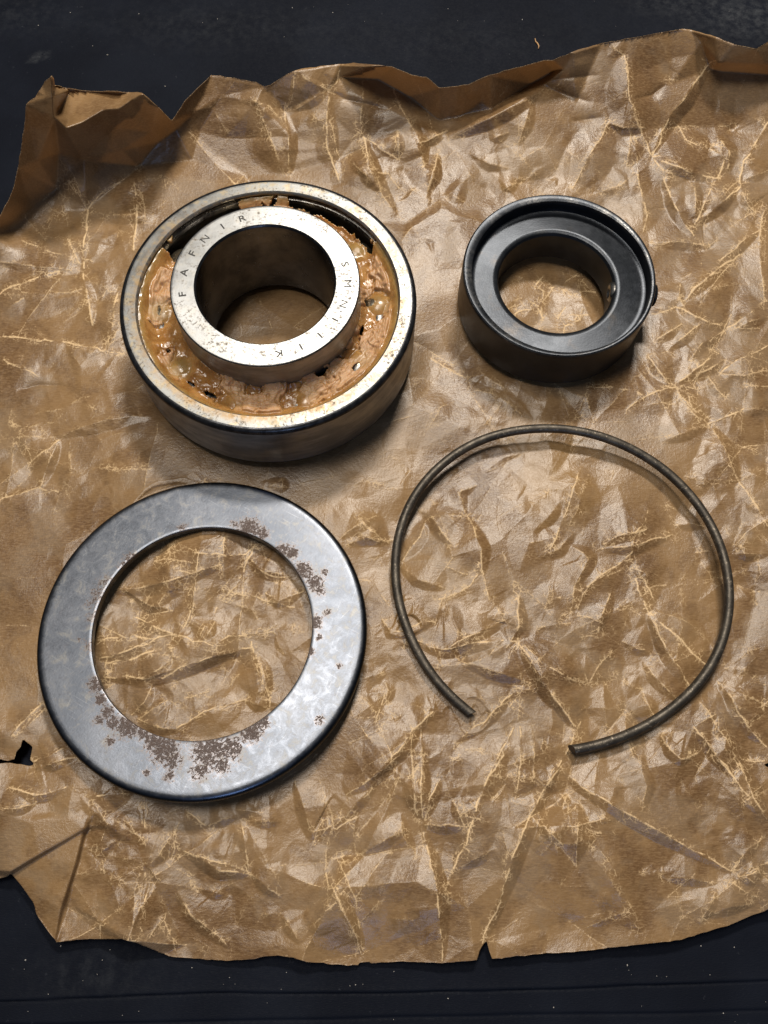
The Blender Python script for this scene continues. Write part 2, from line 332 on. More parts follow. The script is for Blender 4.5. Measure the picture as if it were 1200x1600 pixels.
# folds and cracks traced on the photograph: view (ox, oy, zoom) -> list of (whiteness, kind, points); kind r = ridge, b = ridge with one steep side, v = valley, c = crack only
VIEWS = {
'A': (0, 300, 3.2), 'P': (0, 60, 3.0), 'B': (560, 80, 2.727), 'C': (940, 20, 3.335), 'O': (980, 360, 5.4545), 'E': (860, 580, 3.529), 'G': (860, 880, 3.529), 'F': (560, 880, 3.529),
'D': (560, 560, 3.529), 'M': (360, 680, 3.75), 'H': (0, 1100, 4.0), 'I': (200, 1220, 3.333), 'J': (520, 1180, 3.333), 'K': (840, 1180, 3.333), 'L': (130, 800, 3.158), 'N': (380, 90, 3.529), 'Q': (760, 350, 5.4545)}
FOLDS = """
A .9r 440,90 432,200 420,380|.5b 0,350 130,365 280,378 400,395|.6r 110,240 200,275 300,310 395,355|.7r 340,235 370,300 400,360|.8r 0,510 60,470 180,430 295,395|.7r 0,512 200,510 330,503 410,485|.6r 20,605 60,565 120,530
A .8b 415,410 435,500 450,600 462,665|.7r 462,665 490,560 525,500|.8r 590,500 565,640 543,775|.6r 543,775 600,670|.8r 0,725 200,745 440,775 620,810|.7r 0,820 40,855 120,885 200,930|.5v 80,995 200,965 360,970|.6r 410,1030 520,1105
A .6r 410,1030 330,1075 180,1110|.5r 0,1240 150,1225 270,1225|.4b 270,1225 400,1180 530,1140 650,1122 768,1120|.6r 50,1120 100,1220 150,1310 160,1345|.8r 0,1460 80,1405 155,1350|.7b 295,1240 240,1360 200,1480|.7r 155,1350 230,1290 295,1240
A .7r 0,1540 100,1510 200,1480 290,1500|.6r 345,1300 355,1400 330,1500|.6r 490,1375 560,1390 768,1380|.8r 680,0 683,130 668,290|.7r 705,0 720,190|.5b 450,95 560,115 760,130|.4r 440,440 520,470 590,460|.5c 300,600 340,570 390,575 410,550|.5c 100,865 120,815|.6c 120,1180 200,1160 330,1140|.6c 160,1190 240,1215
P .6r 410,800 330,690 290,620 280,560|.7r 410,800 460,740 650,600 740,500|.6b 290,560 360,690 410,800|.4r 150,630 270,690|.6c 200,760 240,800 300,830|.5c 640,660 770,650 820,690|.5c 770,650 765,800
B .5b 380,370 550,290 700,215 790,160|.2v 790,130 880,115 1030,100|.2v 770,145 870,180 1000,220|.7r 1070,300 1010,400 950,510 910,590|.5r 1130,20 1160,200 1195,320|.6b 740,210 710,310 680,400|.6r 600,380 680,440 770,540
B .5b 470,430 560,480 640,500|.5r 350,370 430,450 490,560|.6b 25,370 45,500 100,610 165,700|.5r 165,340 170,440|.5b 240,370 290,520|.6b 340,440 320,530 290,620|.4b 0,490 100,600|.5b 370,600 450,640|.4b 560,380 640,345|.4v 900,300 980,290 1050,280|.5b 610,590 680,560
C .9r 120,220 140,400 170,520 215,640 265,750|.7r 50,160 110,215|.9b 570,255 480,370 430,450 370,515 310,620 265,740|.8b 265,750 400,800 520,845 620,860|.8r 265,760 330,830 440,855|.7b 30,570 110,600 240,600|.7r 150,640 130,800|.6r 170,640 190,840
C .7r 0,930 100,900 190,840 260,770|.7r 190,840 212,960 218,1140|.8b 320,860 360,960 430,1100 480,1160|.7b 485,870 490,1000 495,1070|.8r 485,1100 540,980 600,870 640,770|.8b 485,1105 570,1040 720,910|.7r 530,990 620,960 720,870|.9r 867,570 800,680 740,770 720,880
C .8b 720,880 740,950 770,1010 800,1040|.8b 600,640 665,720 655,830|.7c 400,590 440,660 500,690 600,690|.5r 490,1110 600,1090 660,1060|.7r 860,1000 830,1120 825,1270 840,1380 850,1500|.8b 820,1135 720,1200 620,1290 570,1360|.8r 720,1260 600,1340 500,1420 430,1500
C .7r 400,1530 520,1590|.6b 250,1200 400,1190 530,1210 600,1190|.5b 740,870 867,820|.6r 690,1100 800,1045|.5v 170,450 260,430 340,370|.6c 330,350 390,350
O .8b 420,660 560,720 700,790 850,830|.8r 850,830 960,760 1080,680 1200,600|.6b 930,835 1060,770 1200,735|.6r 850,850 1010,840 1130,835|.8b 490,600 580,490 680,400 860,300|.5r 560,550 740,490 950,450|.7r 210,710 320,690 420,650|.6b 480,640 440,560 450,450
O .7b 230,950 330,880 460,800|.7b 340,1030 450,930 560,840 620,800|.6b 520,1120 640,960 830,860|.8b 430,1300 540,1220 650,1140 750,1040|.7b 170,1060 260,1180 360,1310|.8r 0,1520 100,1440 250,1370 420,1335 600,1350|.8b 560,1280 700,1180 830,1100
O .8r 780,1230 900,1130 1050,1050 1200,980|.6b 800,1220 1000,1240 1200,1195|.7r 420,1350 500,1450 560,1527|.6r 990,1300 1200,1330|.7b 690,1250 760,1350 830,1420|.6c 700,1010 780,1050|.6c 450,410 540,370
E .7r 200,80 330,85 430,100 530,135|.7r 700,110 760,200 830,270|.7r 760,120 800,220 870,290|.8r 870,290 950,260 1060,210|.7b 890,310 950,400 1000,520 1040,610|.8r 1040,610 1100,690 1160,790 1200,860|.6r 1050,600 1130,560 1200,520|.6r 740,580 870,600 1020,605
E .5b 1060,215 1200,215|.5b 610,390 720,345 860,305|.7r 540,730 510,850 470,890|.8b 280,960 370,910 460,890 530,870|.7b 280,980 400,970 470,960 670,900|.6b 690,850 780,840 850,860|.6r 210,570 150,760 100,860|.8r 0,980 50,860 100,740 170,520
E .8r 200,1190 290,1130 400,1050|.8r 380,1060 450,1000 460,920|.8b 440,1080 520,1110 560,1180|.7b 100,960 180,1000 210,1040 130,1190|.6c 800,1000 870,990|.6r 960,850 1010,930 1060,980|.6r 1140,1040 1160,1120 1130,1160|.4b 1000,1010 1200,1005|.5r 830,1050 900,1130|.6c 330,1120 440,1060 500,1130|.5c 600,330 650,370|.6c 560,180 690,180|.6c 640,740 700,770
G .9b 540,280 600,400 660,510 740,640 780,695|.8r 540,270 620,340 700,400 800,510 870,570|.8r 470,90 510,200 540,270|.8r 440,40 520,90 560,180 575,210|.8b 340,150 310,220 280,300 265,380|.7r 150,290 220,300 340,350|.8r 150,260 180,170 260,80 350,20|.7r 115,260 130,130 190,20
G .6c 160,410 240,400 300,420|.7b 400,430 480,470 560,490|.7b 510,540 570,620 620,670 720,760|.7r 400,650 470,690 500,690|.7b 510,710 550,800 580,870|.8b 920,650 1000,740 1060,850 1110,930 1190,1010|.6r 940,660 1060,720 1200,780|.7r 820,760 880,830 940,930 1000,1030 1060,1120
G .8b 790,900 860,980 930,1080 1010,1180|.7b 610,950 660,1030 720,1080 810,1050|.6b 310,960 400,925 490,895|.8r 0,1160 80,1060 130,950 170,860|.7b 0,700 60,790 110,870 150,910|.7r 0,570 80,610 200,660|.7r 210,670 270,560 340,480|.6c 700,120 800,120 900,90
G .6r 1010,550 1080,490 1150,470|.7r 1030,120 1100,200 1140,230|.6r 960,580 1080,590 1140,630|.7c 1040,1100 1180,1090|.6c 380,230 450,260 500,290|.6c 480,200 560,130 640,120|.6c 720,150 740,230|.6c 60,290 115,265
F .8b 130,310 180,380 280,355 420,325|.8b 310,420 400,465 470,475 560,460 800,425|.9b 880,440 960,560 1040,690 1110,780 1190,900|.8r 890,430 1000,530 1100,600 1200,650|.9b 840,430 885,350 885,180|.7b 480,470 620,400 840,300|.7r 660,0 700,100 720,200 800,280|.6b 230,20 330,90 480,140
F .7r 440,200 560,160 660,60|.6r 420,340 460,200|.7b 560,540 700,580 800,610 950,660|.6r 720,510 780,440|.7r 860,690 910,700 1000,680|.7b 850,720 740,820 640,900 530,990|.8r 860,900 820,980 770,1070 710,1180|.7r 890,900 895,1050 890,1170|.6r 950,900 970,1050 970,1180
F .7c 530,990 540,1080|.8b 410,820 300,920 220,1040 70,1190|.7r 300,920 290,1060 300,1190|.7r 345,920 350,1060 365,1190|.7r 20,640 80,620 140,600|.6b 140,640 165,700 155,780|.5r 20,740 120,860|.5r 440,750 410,800 290,780|.7r 0,90 90,110 170,230
F .6c 590,1030 740,1045|.6r 1060,100 1030,250|.7r 970,360 1080,340 1170,330|.6c 730,850 760,790 870,730|.6c 1090,190 1180,170
D .7b 600,870 650,990 680,1050 690,1190|.7b 320,820 400,870 460,960 530,1040|.5b 590,860 550,740 650,700|.6r 890,1180 940,1020 1100,980|.7r 0,960 100,1010 190,1000|.6r 0,870 130,990|.6b 240,1120 340,980 380,880|.6r 490,1150 600,1190|.7r 400,0 500,60 590,110
D .7r 605,105 620,170 760,200 900,310|.6b 605,110 690,90 800,160|.4c 100,520 220,555 240,620|.5r 410,350 450,270 530,240|.5r 690,370 790,240|.6c 540,880 600,860 660,890|.4b 960,960 1060,860 1130,760|.5b 990,1100 1110,1050 1190,960
M .4r 680,370 730,290 800,240|.5b 640,610 710,550 860,470|.6r 720,460 800,540 900,620|.6b 680,640 800,600 930,630|.5r 790,720 880,700 920,790|.5c 100,240 130,290|.6c 230,300 300,260|.4b 310,250 300,340
H .8r 70,200 120,130 190,60 260,0|.7r 130,180 250,60 280,30|.8b 60,520 130,540 210,570 300,560 410,520|.8r 540,575 680,565 810,560|.7b 0,660 120,650 230,610|.7b 210,400 280,390 400,345 480,335|.7r 200,360 300,330 410,270|.2b 500,570 560,650 640,720 740,800 850,870
H .9r 905,600 905,750 910,900|.7r 780,700 830,790 890,850|.6b 890,1000 840,1180 830,1400|.7r 910,1050 880,1200 890,1420|.6r 470,1060 560,1050 640,1020 700,920|.5b 590,960 660,900 730,850|.5r 680,1080 760,1110 840,1160|.3b 460,1260 600,1340 750,1430 850,1480|.4r 250,1330 330,1230 420,1110|.6c 60,460 160,450 200,430|.6c 640,980 650,1060
I .8r 300,150 370,210 435,265|.7r 250,210 235,290 230,400|.7b 110,450 160,390 220,290|.8b 260,350 370,400 480,470 640,490|.7r 350,390 500,430 630,480|.7b 590,200 610,340 635,470|.7b 640,480 720,550 800,605|.5r 620,240 700,380 800,560|.7b 260,580 320,690 420,770 530,870
I .7r 180,700 220,800 260,910|.6r 180,710 110,820|.5b 370,560 520,600|.6b 800,690 850,770 900,850|.5r 690,700 800,685|.8b 1030,480 1100,620 1160,740 1200,850|.6r 1030,480 1130,560 1190,650|.6r 920,800 1090,630|.7r 1045,300 1030,400 1025,490|.6b 870,0 910,120 960,270 1060,240
I .6r 1010,60 1020,150 1045,230|.7r 980,290 1090,250 1200,190|.6b 430,230 500,200 560,195|.5b 560,150 700,165|.5b 630,210 800,210|.5r 1060,400 1130,440 1200,400|.6c 320,480 330,560 370,580|.6c 200,430 320,500
J .9r 410,0 415,150 430,290|.8b 470,0 460,200 470,330|.8b 350,0 270,70 170,140 70,205|.6r 320,90 400,105|.7b 230,150 120,250 10,370|.7b 350,300 365,420 430,520|.8b 480,340 500,250 560,130|.8b 470,400 510,540 545,700 570,1070|.9r 890,0 820,100 780,200 740,310 690,480 620,610 590,700
J .7b 620,230 660,310 690,370|.6b 640,590 740,540 850,485|.7b 470,360 560,370 690,375|.9b 1190,30 1120,150 1030,310 960,480 890,680 830,850 780,980|.7b 1040,320 1130,400 1200,470|.6r 820,110 960,110 1060,120 1110,160|.7r 980,0 970,110 950,230|.7b 0,690 60,830 130,960 150,1040
J .7r 20,530 80,660 120,750 140,900|.7r 110,740 200,620 310,490|.6b 130,520 240,460 380,390|.5r 120,510 105,400 130,300|.5r 140,870 240,760|.6r 890,410 910,500 890,600|.6r 540,720 600,720 600,770|.5r 280,850 420,860|.5r 1080,380 1085,520|.7c 690,250 700,320 760,330|.7c 680,480 710,500|.6c 310,80 280,180
K .9b 120,60 220,160 330,220 500,320 640,400 800,490 1005,605|.8r 120,60 70,130 20,220|.7b 150,200 130,280|.6b 540,0 545,90 570,160 545,290|.4b 750,130 830,260|.8r 920,0 1000,90 1110,220|.8b 1050,40 1100,150 1150,260 1200,340|.6b 650,635 800,640 930,665|.6r 540,610 650,640
K .7r 960,650 1080,710 1200,770|.7b 930,700 890,790 840,880|.6r 1010,600 1100,590 1200,560|.6b 1020,600 1100,490 1170,435|.6b 1040,630 1090,640 1150,680|.6r 250,400 330,500 400,600 460,740 490,910|.5r 470,760 540,920|.5r 650,580 655,640|.5b 870,840 1000,790 1130,770|.5r 20,340 70,460 15,520|.4r 310,760 390,780|.7c 250,400 330,405
L .8r 100,630 250,610 440,605|.9b 80,720 200,690 380,610|.8r 110,745 260,720 450,670|.8b 100,815 300,825 480,765 640,715 830,670|.8r 830,640 850,720 890,850 920,960|.6b 840,690 880,760 920,900|.8r 460,1070 560,1010 660,960 800,925|.7b 800,925 910,970|.7b 280,1020 360,960 420,930
L .7b 340,850 300,940 240,1000|.7b 270,1020 400,1070 470,1075|.7b 290,820 440,730|.8r 700,120 690,250 710,350 720,390|.8r 430,175 560,200 700,215 800,210 850,160|.7r 350,240 450,235 540,250|.7r 350,240 420,280 550,310|.8b 150,390 300,370 450,330 550,300 680,260|.7b 320,490 420,390 540,370
L .7r 540,290 555,400 520,520 480,590|.8r 720,390 850,415 960,450 1040,470|.7r 690,430 770,340 850,290|.7b 820,220 880,290 1050,320|.7b 900,400 960,440 1090,390|.8b 260,520 340,560 440,600|.6r 230,430 260,530|.7r 660,470 600,560 570,630|.7b 650,540 590,640
L .8r 440,605 540,640 640,660 720,610 880,590 960,550|.6r 880,560 830,480 690,440|.6c 440,830 470,840|.6c 500,920 620,885|.6c 620,780 700,770|.6c 730,850 770,800|.7r 850,160 800,260 770,330|.6r 870,150 900,230 990,280|.7c 820,600 940,590|.6c 330,490 360,540|.6c 1040,550 1060,590|.6c 390,900 410,1000
N .8r 285,80 260,250 225,290|.8r 300,75 400,150 465,175|.7r 545,40 520,130 470,180|.7b 465,180 380,230 280,290|.3v 480,180 560,230 680,255 820,290|.8b 470,190 460,350 470,520 530,690|.8r 475,350 510,480 545,650|.8r 80,260 130,400 190,550 240,650|.8b 230,300 250,440 255,650
N .7r 60,240 150,270 200,330|.7r 660,130 655,260 650,480|.8b 670,440 690,560 760,730|.7r 660,440 760,510 850,560|.7b 850,400 855,560|.7b 930,350 980,480 1000,600|.6b 590,530 680,660|.3v 540,550 660,500|.6r 690,630 800,640 860,720|.7b 1130,400 1010,460 960,470
N .7b 1070,540 1040,650 1010,740|.5r 380,300 440,380|.6b 830,170 900,330 940,400
Q .9c 420,520 480,450|.9c 410,545 470,570 570,540|.8c 640,555 700,590 770,630|.9c 380,660 440,720 480,800|.9c 480,800 430,880|.9c 260,625 340,600|.8c 480,660 560,550|.8c 190,720 380,660|.8c 660,430 620,370|.8c 740,450 790,440|.8c 610,810 670,710|.9c 670,870 800,820 780,780|.8c 760,600 850,570 930,580|.8c 480,800 470,710|.7c 240,770 290,740 380,730|.8c 480,570 500,630|.7c 800,820 820,720
"""
def parse_folds():
    out = []
    for ln in FOLDS.strip().split('\n'):
        ox, oy, s = VIEWS[ln[0]]
        for e in ln[2:].split('|'):
            q = e.split(); wv = float(q[0][:-1]); kd = q[0][-1]
            out.append((wv, kd, [(ox + float(a.split(',')[0]) / s, oy + float(a.split(',')[1]) / s) for a in q[1:]]))
    return out

# sheet heights (pixel x, pixel y, z mm): the sheet lies nearly flat, its far rim stands up and curls
BASE = [(-90, 430, 3), (-40, 372, 8), (0, 337, 12), (28, 262, 18), (41, 163, 24), (66, 135, 27), (81, 118, 30), (83, 150, 26.5), (85, 183, 22.5), (103, 200, 19.5), (128, 191, 19), (160, 172, 19.5), (185, 170, 19.8), (205, 156, 21), (222, 146, 22.5),
 (87, 134, 17.5), (110, 139, 17), (140, 142, 17), (200, 145, 20), (90, 175, 17.5), (108, 185, 18),
 (0, 357, 1), (50, 327, -.5), (88, 296, -.5), (137, 326, -2), (217, 260, 0), (247, 222, 3.5), (268, 190, 14), (60, 250, 11), (92, 240, 8), (180, 200, 13), (190, 235, 7), (130, 250, 7.5), (245, 166, 19), (237, 206, 9),
 (275, 202, 9), (300, 178, 11), (318, 148, 14), (330, 118, 17.5), (290, 156, 17), (312, 205, 5.5), (300, 250, 1), (345, 150, 13), (350, 215, 4.5), (380, 275, -1),
 (412, 136, 16), (422, 134, 16), (444, 172, 9), (400, 158, 14), (465, 110, 19), (513, 141, 14), (530, 101, 19), (586, 102, 21), (533, 120, 15), (455, 215, 5), (450, 270, 0),
 (590, 123, 11), (640, 151, 7), (685, 188, 2.5), (720, 181, 2.5), (613, 105, 20), (644, 118, 17), (666, 121, 16.5), (686, 138, 12.5), (707, 136, 12.5), (732, 133, 13), (765, 118, 14), (752, 158, 6),
 (560, 150, 12.5), (600, 165, 9.5), (640, 190, 6), (690, 215, 2.2), (560, 240, 2), (640, 260, 0),
 (768, 171, 3), (830, 131, 5.5), (865, 111, 8.5), (809, 106, 14), (850, 95, 16), (864, 95, 16), (897, 81, 17.5), (764, 184, 6), (817, 153, 9), (850, 132, 10), (880, 108, 13),
 (940, 68, 18), (1000, 58, 19), (1048, 49, 20), (1078, 47, 21), (1096, 65, 19.5), (1123, 98, 18.5), (1200, 101, 17.5), (1262, 95, 17), (1117, 58, 24), (1147, 70, 24), (1181, 77, 23), (1200, 66, 24), (1245, 43, 26),
 (1110, 107, 12), (1130, 111, 11), (1200, 116, 10), (1262, 112, 9), (1050, 130, 10), (970, 160, 8.5), (900, 160, 7.5), (940, 205, 4), (1030, 200, 4), (1110, 200, 3), (1200, 210, 2), (1262, 220, 2),
 (860, 230, 2.5), (800, 230, 2), (740, 250, 0), (850, 290, -1), (1000, 300, -1), (1100, 300, -1.5), (1200, 330, -1.5), (1262, 350, -1), (150, 400, -2), (60, 400, -1.5), (-90, 500, -1), (230, 330, -1.5), (330, 300, -1), (550, 310, -1.2), (700, 330, -1.5),
 (-95, 1350, -2.5), (0, 1270, .8), (17, 1362, -.2), (15, 1371, -3), (133, 1294, .3), (134, 1299, -.6), (60, 1336, .6), (62, 1340, -1.2), (20, 1366, -2.6), (130, 1300, -.7), (119, 1347, -.6), (95, 1420, -1.2), (86, 1468, -2.6), (133.5, 1301, -2.2), (122.5, 1348, -2.8), (98.5, 1421, -3.3), (89.5, 1469, -3.8), (60, 1400, -2.2), (61, 1434, -3.2),
 (190, 1467, -2.6), (264, 1493, -3.6), (360, 1500, -3.2), (434, 1493, -1.8), (520, 1506, -3.4), (631, 1502, -3.0), (745, 1499, -3.4), (769, 1497, -3.2), (900, 1486, -3.2), (1062, 1468, -2.4), (1143, 1443, -1.8), (1200, 1421, -1.4), (1250, 1405, -1),
 (12, 1187, -2.8), (35, 1156, -1), (50, 1190, -2.5), (20, 1150, .2), (142, 1290, -.8), (150, 1262, -.8), (176, 1292, -1.8), (100, 1268, .4), (165, 1340, -2.6), (50, 1285, .8), (-98, 1100, -2), (-95, 800, -2), (1250, 800, -2), (1250, 1150, -2.4)]
BASE_EDGES = [((85, 183), (103, 200)), ((103, 200), (128, 191)), ((128, 191), (160, 172)), ((160, 172), (185, 170)), ((185, 170), (205, 156)), ((205, 156), (222, 146)), ((83, 150), (85, 183)), ((81, 118), (83, 150)),
 ((0, 357), (50, 327)), ((50, 327), (88, 296)), ((88, 296), (137, 326)), ((137, 326), (217, 260)), ((217, 260), (247, 222)), ((247, 222), (268, 190)), ((318, 148), (330, 118)), ((300, 178), (318, 148)), ((275, 202), (300, 178)),
 ((590, 123), (640, 151)), ((640, 151), (685, 188)), ((685, 188), (720, 181)), ((720, 181), (768, 171)), ((768, 171), (830, 131)), ((830, 131), (865, 111)), ((764, 184), (817, 153)), ((817, 153), (850, 132)), ((764, 184), (690, 215)),
 ((1078, 47), (1096, 65)), ((1096, 65), (1123, 98)), ((1123, 98), (1200, 101)), ((1200, 101), (1262, 95)), ((1110, 107), (1130, 111)), ((1130, 111), (1200, 116)), ((1200, 116), (1262, 112)),
 ((17, 1362), (60, 1336)), ((60, 1336), (133, 1294)), ((20, 1366), (62, 1340)), ((62, 1340), (134, 1299)), ((134, 1299), (130, 1300)), ((130, 1300), (119, 1347)), ((119, 1347), (95, 1420)), ((95, 1420), (86, 1468)),
 ((133.5, 1301), (122.5, 1348)), ((122.5, 1348), (98.5, 1421)), ((98.5, 1421), (89.5, 1469)), ((330, 118), (345, 150)), ((412, 136), (444, 172)), ((465, 110), (444, 172)), ((586, 102), (533, 120))]

def build_paper():
    STEP = 1.5
    gx = np.arange(-104, 1270, STEP); gy = np.arange(38, 1514, STEP)
    GX, GY = np.meshgrid(gx, gy); H, W = GX.shape

    def raster(pts, zs, edges=()):
        vs_, _, tris, vo, _, _ = delaunay_2d_cdt([Vector(p) for p in pts], list(edges), [], 0, 1e-4)
        vs_ = np.array([(v.x, v.y) for v in vs_])
        zz = np.zeros(len(vs_))
        for i, o in enumerate(vo):
            if o: zz[i] = zs[o[0]]
            else: zz[i] = zs[int(np.argmin(((np.array(pts) - vs_[i]) ** 2).sum(1)))]
        Z = np.zeros((H, W))
        for t in tris:
            (x0, y0), (x1, y1), (x2, y2) = vs_[t[0]], vs_[t[1]], vs_[t[2]]
            i0 = max(int((min(x0, x1, x2) - gx[0]) / STEP), 0); i1 = min(int((max(x0, x1, x2) - gx[0]) / STEP) + 2, W)
            j0 = max(int((min(y0, y1, y2) - gy[0]) / STEP), 0); j1 = min(int((max(y0, y1, y2) - gy[0]) / STEP) + 2, H)
            if i1 <= i0 or j1 <= j0: continue
            d = (y1 - y2) * (x0 - x2) + (x2 - x1) * (y0 - y2)
            if abs(d) < 1e-9: continue
            X = gx[i0:i1][None, :]; Y = gy[j0:j1][:, None]
            a = ((y1 - y2) * (X - x2) + (x2 - x1) * (Y - y2)) / d; b = ((y2 - y0) * (X - x2) + (x0 - x2) * (Y - y2)) / d; c = 1 - a - b
            k = (a >= -1e-6) & (b >= -1e-6) & (c >= -1e-6)
            Z[j0:j1, i0:i1][k] = (a * zz[t[0]] + b * zz[t[1]] + c * zz[t[2]])[k]
        return Z

    def blur(Z, k):
        for ax in (0, 1):
            P = np.pad(Z, [(k, k) if a == ax else (0, 0) for a in (0, 1)], mode='edge'); C = np.cumsum(P, ax)
            C = np.concatenate([np.zeros_like(np.take(C, [0], ax)), C], ax)
            n = Z.shape[ax]; Z = (np.take(C, range(2 * k + 1, 2 * k + 1 + n), ax) - np.take(C, range(0, n), ax)) / (2 * k + 1)
        return Z

    def sample(Z, X, Y):
        x = np.clip((X - gx[0]) / STEP, 0, W - 1.001); y = np.clip((Y - gy[0]) / STEP, 0, H - 1.001)
        i = x.astype(int); j = y.astype(int); fx = x - i; fy = y - j
        return (Z[j, i] * (1 - fx) + Z[j, i + 1] * fx) * (1 - fy) + (Z[j + 1, i] * (1 - fx) + Z[j + 1, i + 1] * fx) * fy

    # ---- base sheet
    pts = [(a, b) for a, b, _ in BASE]; zs = [c * (1.5 if (a < 262 and b < 262 and c > 3) else 1.25 if (585 < a < 900 and b < 160 and c > 11) else 1.0) for a, b, c in BASE]
    rr = np.random.default_rng(3)
    arr = np.array(pts)
    for yy in range(360, 1480, 105):
        for xx in range(-60, 1250, 105):
            p = (xx + rr.uniform(-35, 35), yy + rr.uniform(-35, 35))
            if ((arr - p) ** 2).sum(1).min() > 70 ** 2: pts.append(p); zs.append(-2.6 + rr.uniform(-1.1, 1.1))
    for p, z in (((-400, 0), 20), ((1600, 0), 20), ((-400, 1800), -3), ((1600, 1800), -3), ((-300, 700), -2), ((1500, 700), -2)): pts.append(p); zs.append(z)
    ix = {p: i for i, p in enumerate(pts)}
    Zb = raster(pts, zs, [(ix[a], ix[b]) for a, b in BASE_EDGES])
    Zb0 = blur(Zb, 1); Zs = blur(blur(Zb, 9), 7); kf = np.maximum(sstep(340, 280, GY), sstep(1255, 1275, GY) * sstep(190, 160, GX)); Zb = Zb0 * kf + Zs * (1 - kf)
    rim = sstep(300, 170, GY) ; wall = sstep(330, 260, GY) * sstep(330, 250, GX)
    # ---- random crumple facets
    EDG = []
    def facets(sp, amp, seed, ax=1.0):
        r = np.random.default_rng(seed); P = []; q = []
        for yy in np.arange(-60, 1640, sp * ax):
            for xx in np.arange(-220, 1400, sp):
                P.append((xx + r.uniform(-.48, .48) * sp, yy + r.uniform(-.48, .48) * sp * ax)); q.append(r.normal() * amp)
        Z = raster(P, q); EDG.append((sp, P, q, seed))
        wx = vnoise(GX, GY, sp * .9, seed + 1, 3) * sp * .10; wy = vnoise(GX, GY, sp * .9, seed + 2, 3) * sp * .10
        return sample(Z, GX + wx, GY + wy)
    f1 = facets(92, 1.15, 21); f2 = facets(40, .42, 22); f3 = facets(18, .14, 23)
    dens = sstep(-.25, .35, vnoise(GX, GY, 170, 40, 2))
    lowfold = sstep(1268, 1282, GY) * sstep(-6, 4, 133 - (GY - 1297) * .26 - GX)
    keep = (1 - .85 * lowfold) * (1 - .45 * wall)
    calm = sstep(-.35, .25, vnoise(GX, GY, 210, 43, 2))
    Zf = (f1 * (.45 + .55 * calm) + f2 * (.22 + .78 * dens) + f3 * (.1 + .9 * dens)) * keep
    def lap(Z):
        L = np.zeros_like(Z); L[1:-1, 1:-1] = np.abs(Z[1:-1, 2:] + Z[1:-1, :-2] - 2 * Z[1:-1, 1:-1]) + np.abs(Z[2:, 1:-1] + Z[:-2, 1:-1] - 2 * Z[1:-1, 1:-1]); return L
    dn2 = dens * dens
    crk = np.clip(lap(f1) * 7 - .15, 0, 1) * .95 + np.clip(lap(f2) * 10 - .20, 0, 1) * .80 * (.25 + .75 * dens) + np.clip(lap(f3) * 13 - .25, 0, 1) * .65 * dn2
    crk *= (.15 + .85 * sstep(-.30, .30, vnoise(GX, GY, 26, 51, 4))) * keep

    # ---- traced folds
    Zt = np.zeros((H, W)); C = np.zeros((H, W)); rl = np.random.default_rng(77)
    def seg_field(P, margin):
        P = np.array(P); i0 = max(int((P[:, 0].min() - margin - gx[0]) / STEP), 0); i1 = min(int((P[:, 0].max() + margin - gx[0]) / STEP) + 2, W)
        j0 = max(int((P[:, 1].min() - margin - gy[0]) / STEP), 0); j1 = min(int((P[:, 1].max() + margin - gy[0]) / STEP) + 2, H)
        if i1 <= i0 or j1 <= j0: return None
        X = GX[j0:j1, i0:i1]; Y = GY[j0:j1, i0:i1]; best = np.full(X.shape, 1e9); tt = np.zeros(X.shape); sd = np.zeros(X.shape)
        L = np.hypot(*(P[1:] - P[:-1]).T); cum = np.concatenate([[0], np.cumsum(L)])
        ch = P[-1] - P[0]; sg = 1.0 if -ch[1] * .45 + ch[0] * .9 >= 0 else -1.0
        for k in range(len(P) - 1):
            if L[k] < 1e-6: continue
            dx, dy = (P[k + 1] - P[k]) / L[k]; rx = X - P[k, 0]; ry = Y - P[k, 1]
            u = np.clip(rx * dx + ry * dy, 0, L[k]); ex = rx - u * dx; ey = ry - u * dy; d = ex * ex + ey * ey
            nx, ny = -dy * sg, dx * sg
            m = d < best; best[m] = d[m]; tt[m] = (cum[k] + u[m]); sd[m] = (ex * nx + ey * ny)[m]
        return (slice(j0, j1), slice(i0, i1)), np.sqrt(best), tt / cum[-1], sd, cum[-1]
    def crack(P, wv, sig):
        # subdivide with fractal jitter
        Q = [np.array(p, float) for p in P]
        for lev in range(3):
            R = [Q[0]]
            for a, b in zip(Q[:-1], Q[1:]):
                L = np.hypot(*(b - a))
                if L > 9: R.append((a + b) / 2 + rl.normal(0, .045 * L, 2))
                R.append(b)
            Q = R
        f = seg_field(Q, 9)
        if f is None: return Q
        s, d, t, _, L = f
        n1 = vnoise(GX[s], GY[s], 13, int(rl.integers(1, 999)), 3)
        inten = wv * np.exp(-(d / (sig * (1 + .55 * n1))) ** 2) * (.30 + .70 * sstep(-.45, .10, n1))
        C[s] = np.maximum(C[s], inten); return Q
    for wv, kd, P in parse_folds():
        if kd != 'c':
            f = seg_field(P, 84); 
            if f is None: continue
            s, d, t, sd, L = f
            env = np.clip(1.25 * (1 - np.abs(2 * t - 1)), 0, 1) ** .8; amp = min(.42 + L / 190., 1.45) * (.6 + .5 * wv)
            tent = lambda w: np.clip(1 - d / (w * (.2 + .8 * env) + 1.5), 0, 1)
            if kd == 'r': Zt[s] += amp * .85 * env * tent(min(12 + L * .22, 38))
            elif kd == 'v': Zt[s] -= amp * 1.3 * env * np.exp(-d / 7)
            else:
                wd = np.where(sd > 0, min(8 + L * .05, 17), min(26 + L * .30, 80)); Zt[s] += amp * 1.45 * env * tent(wd)
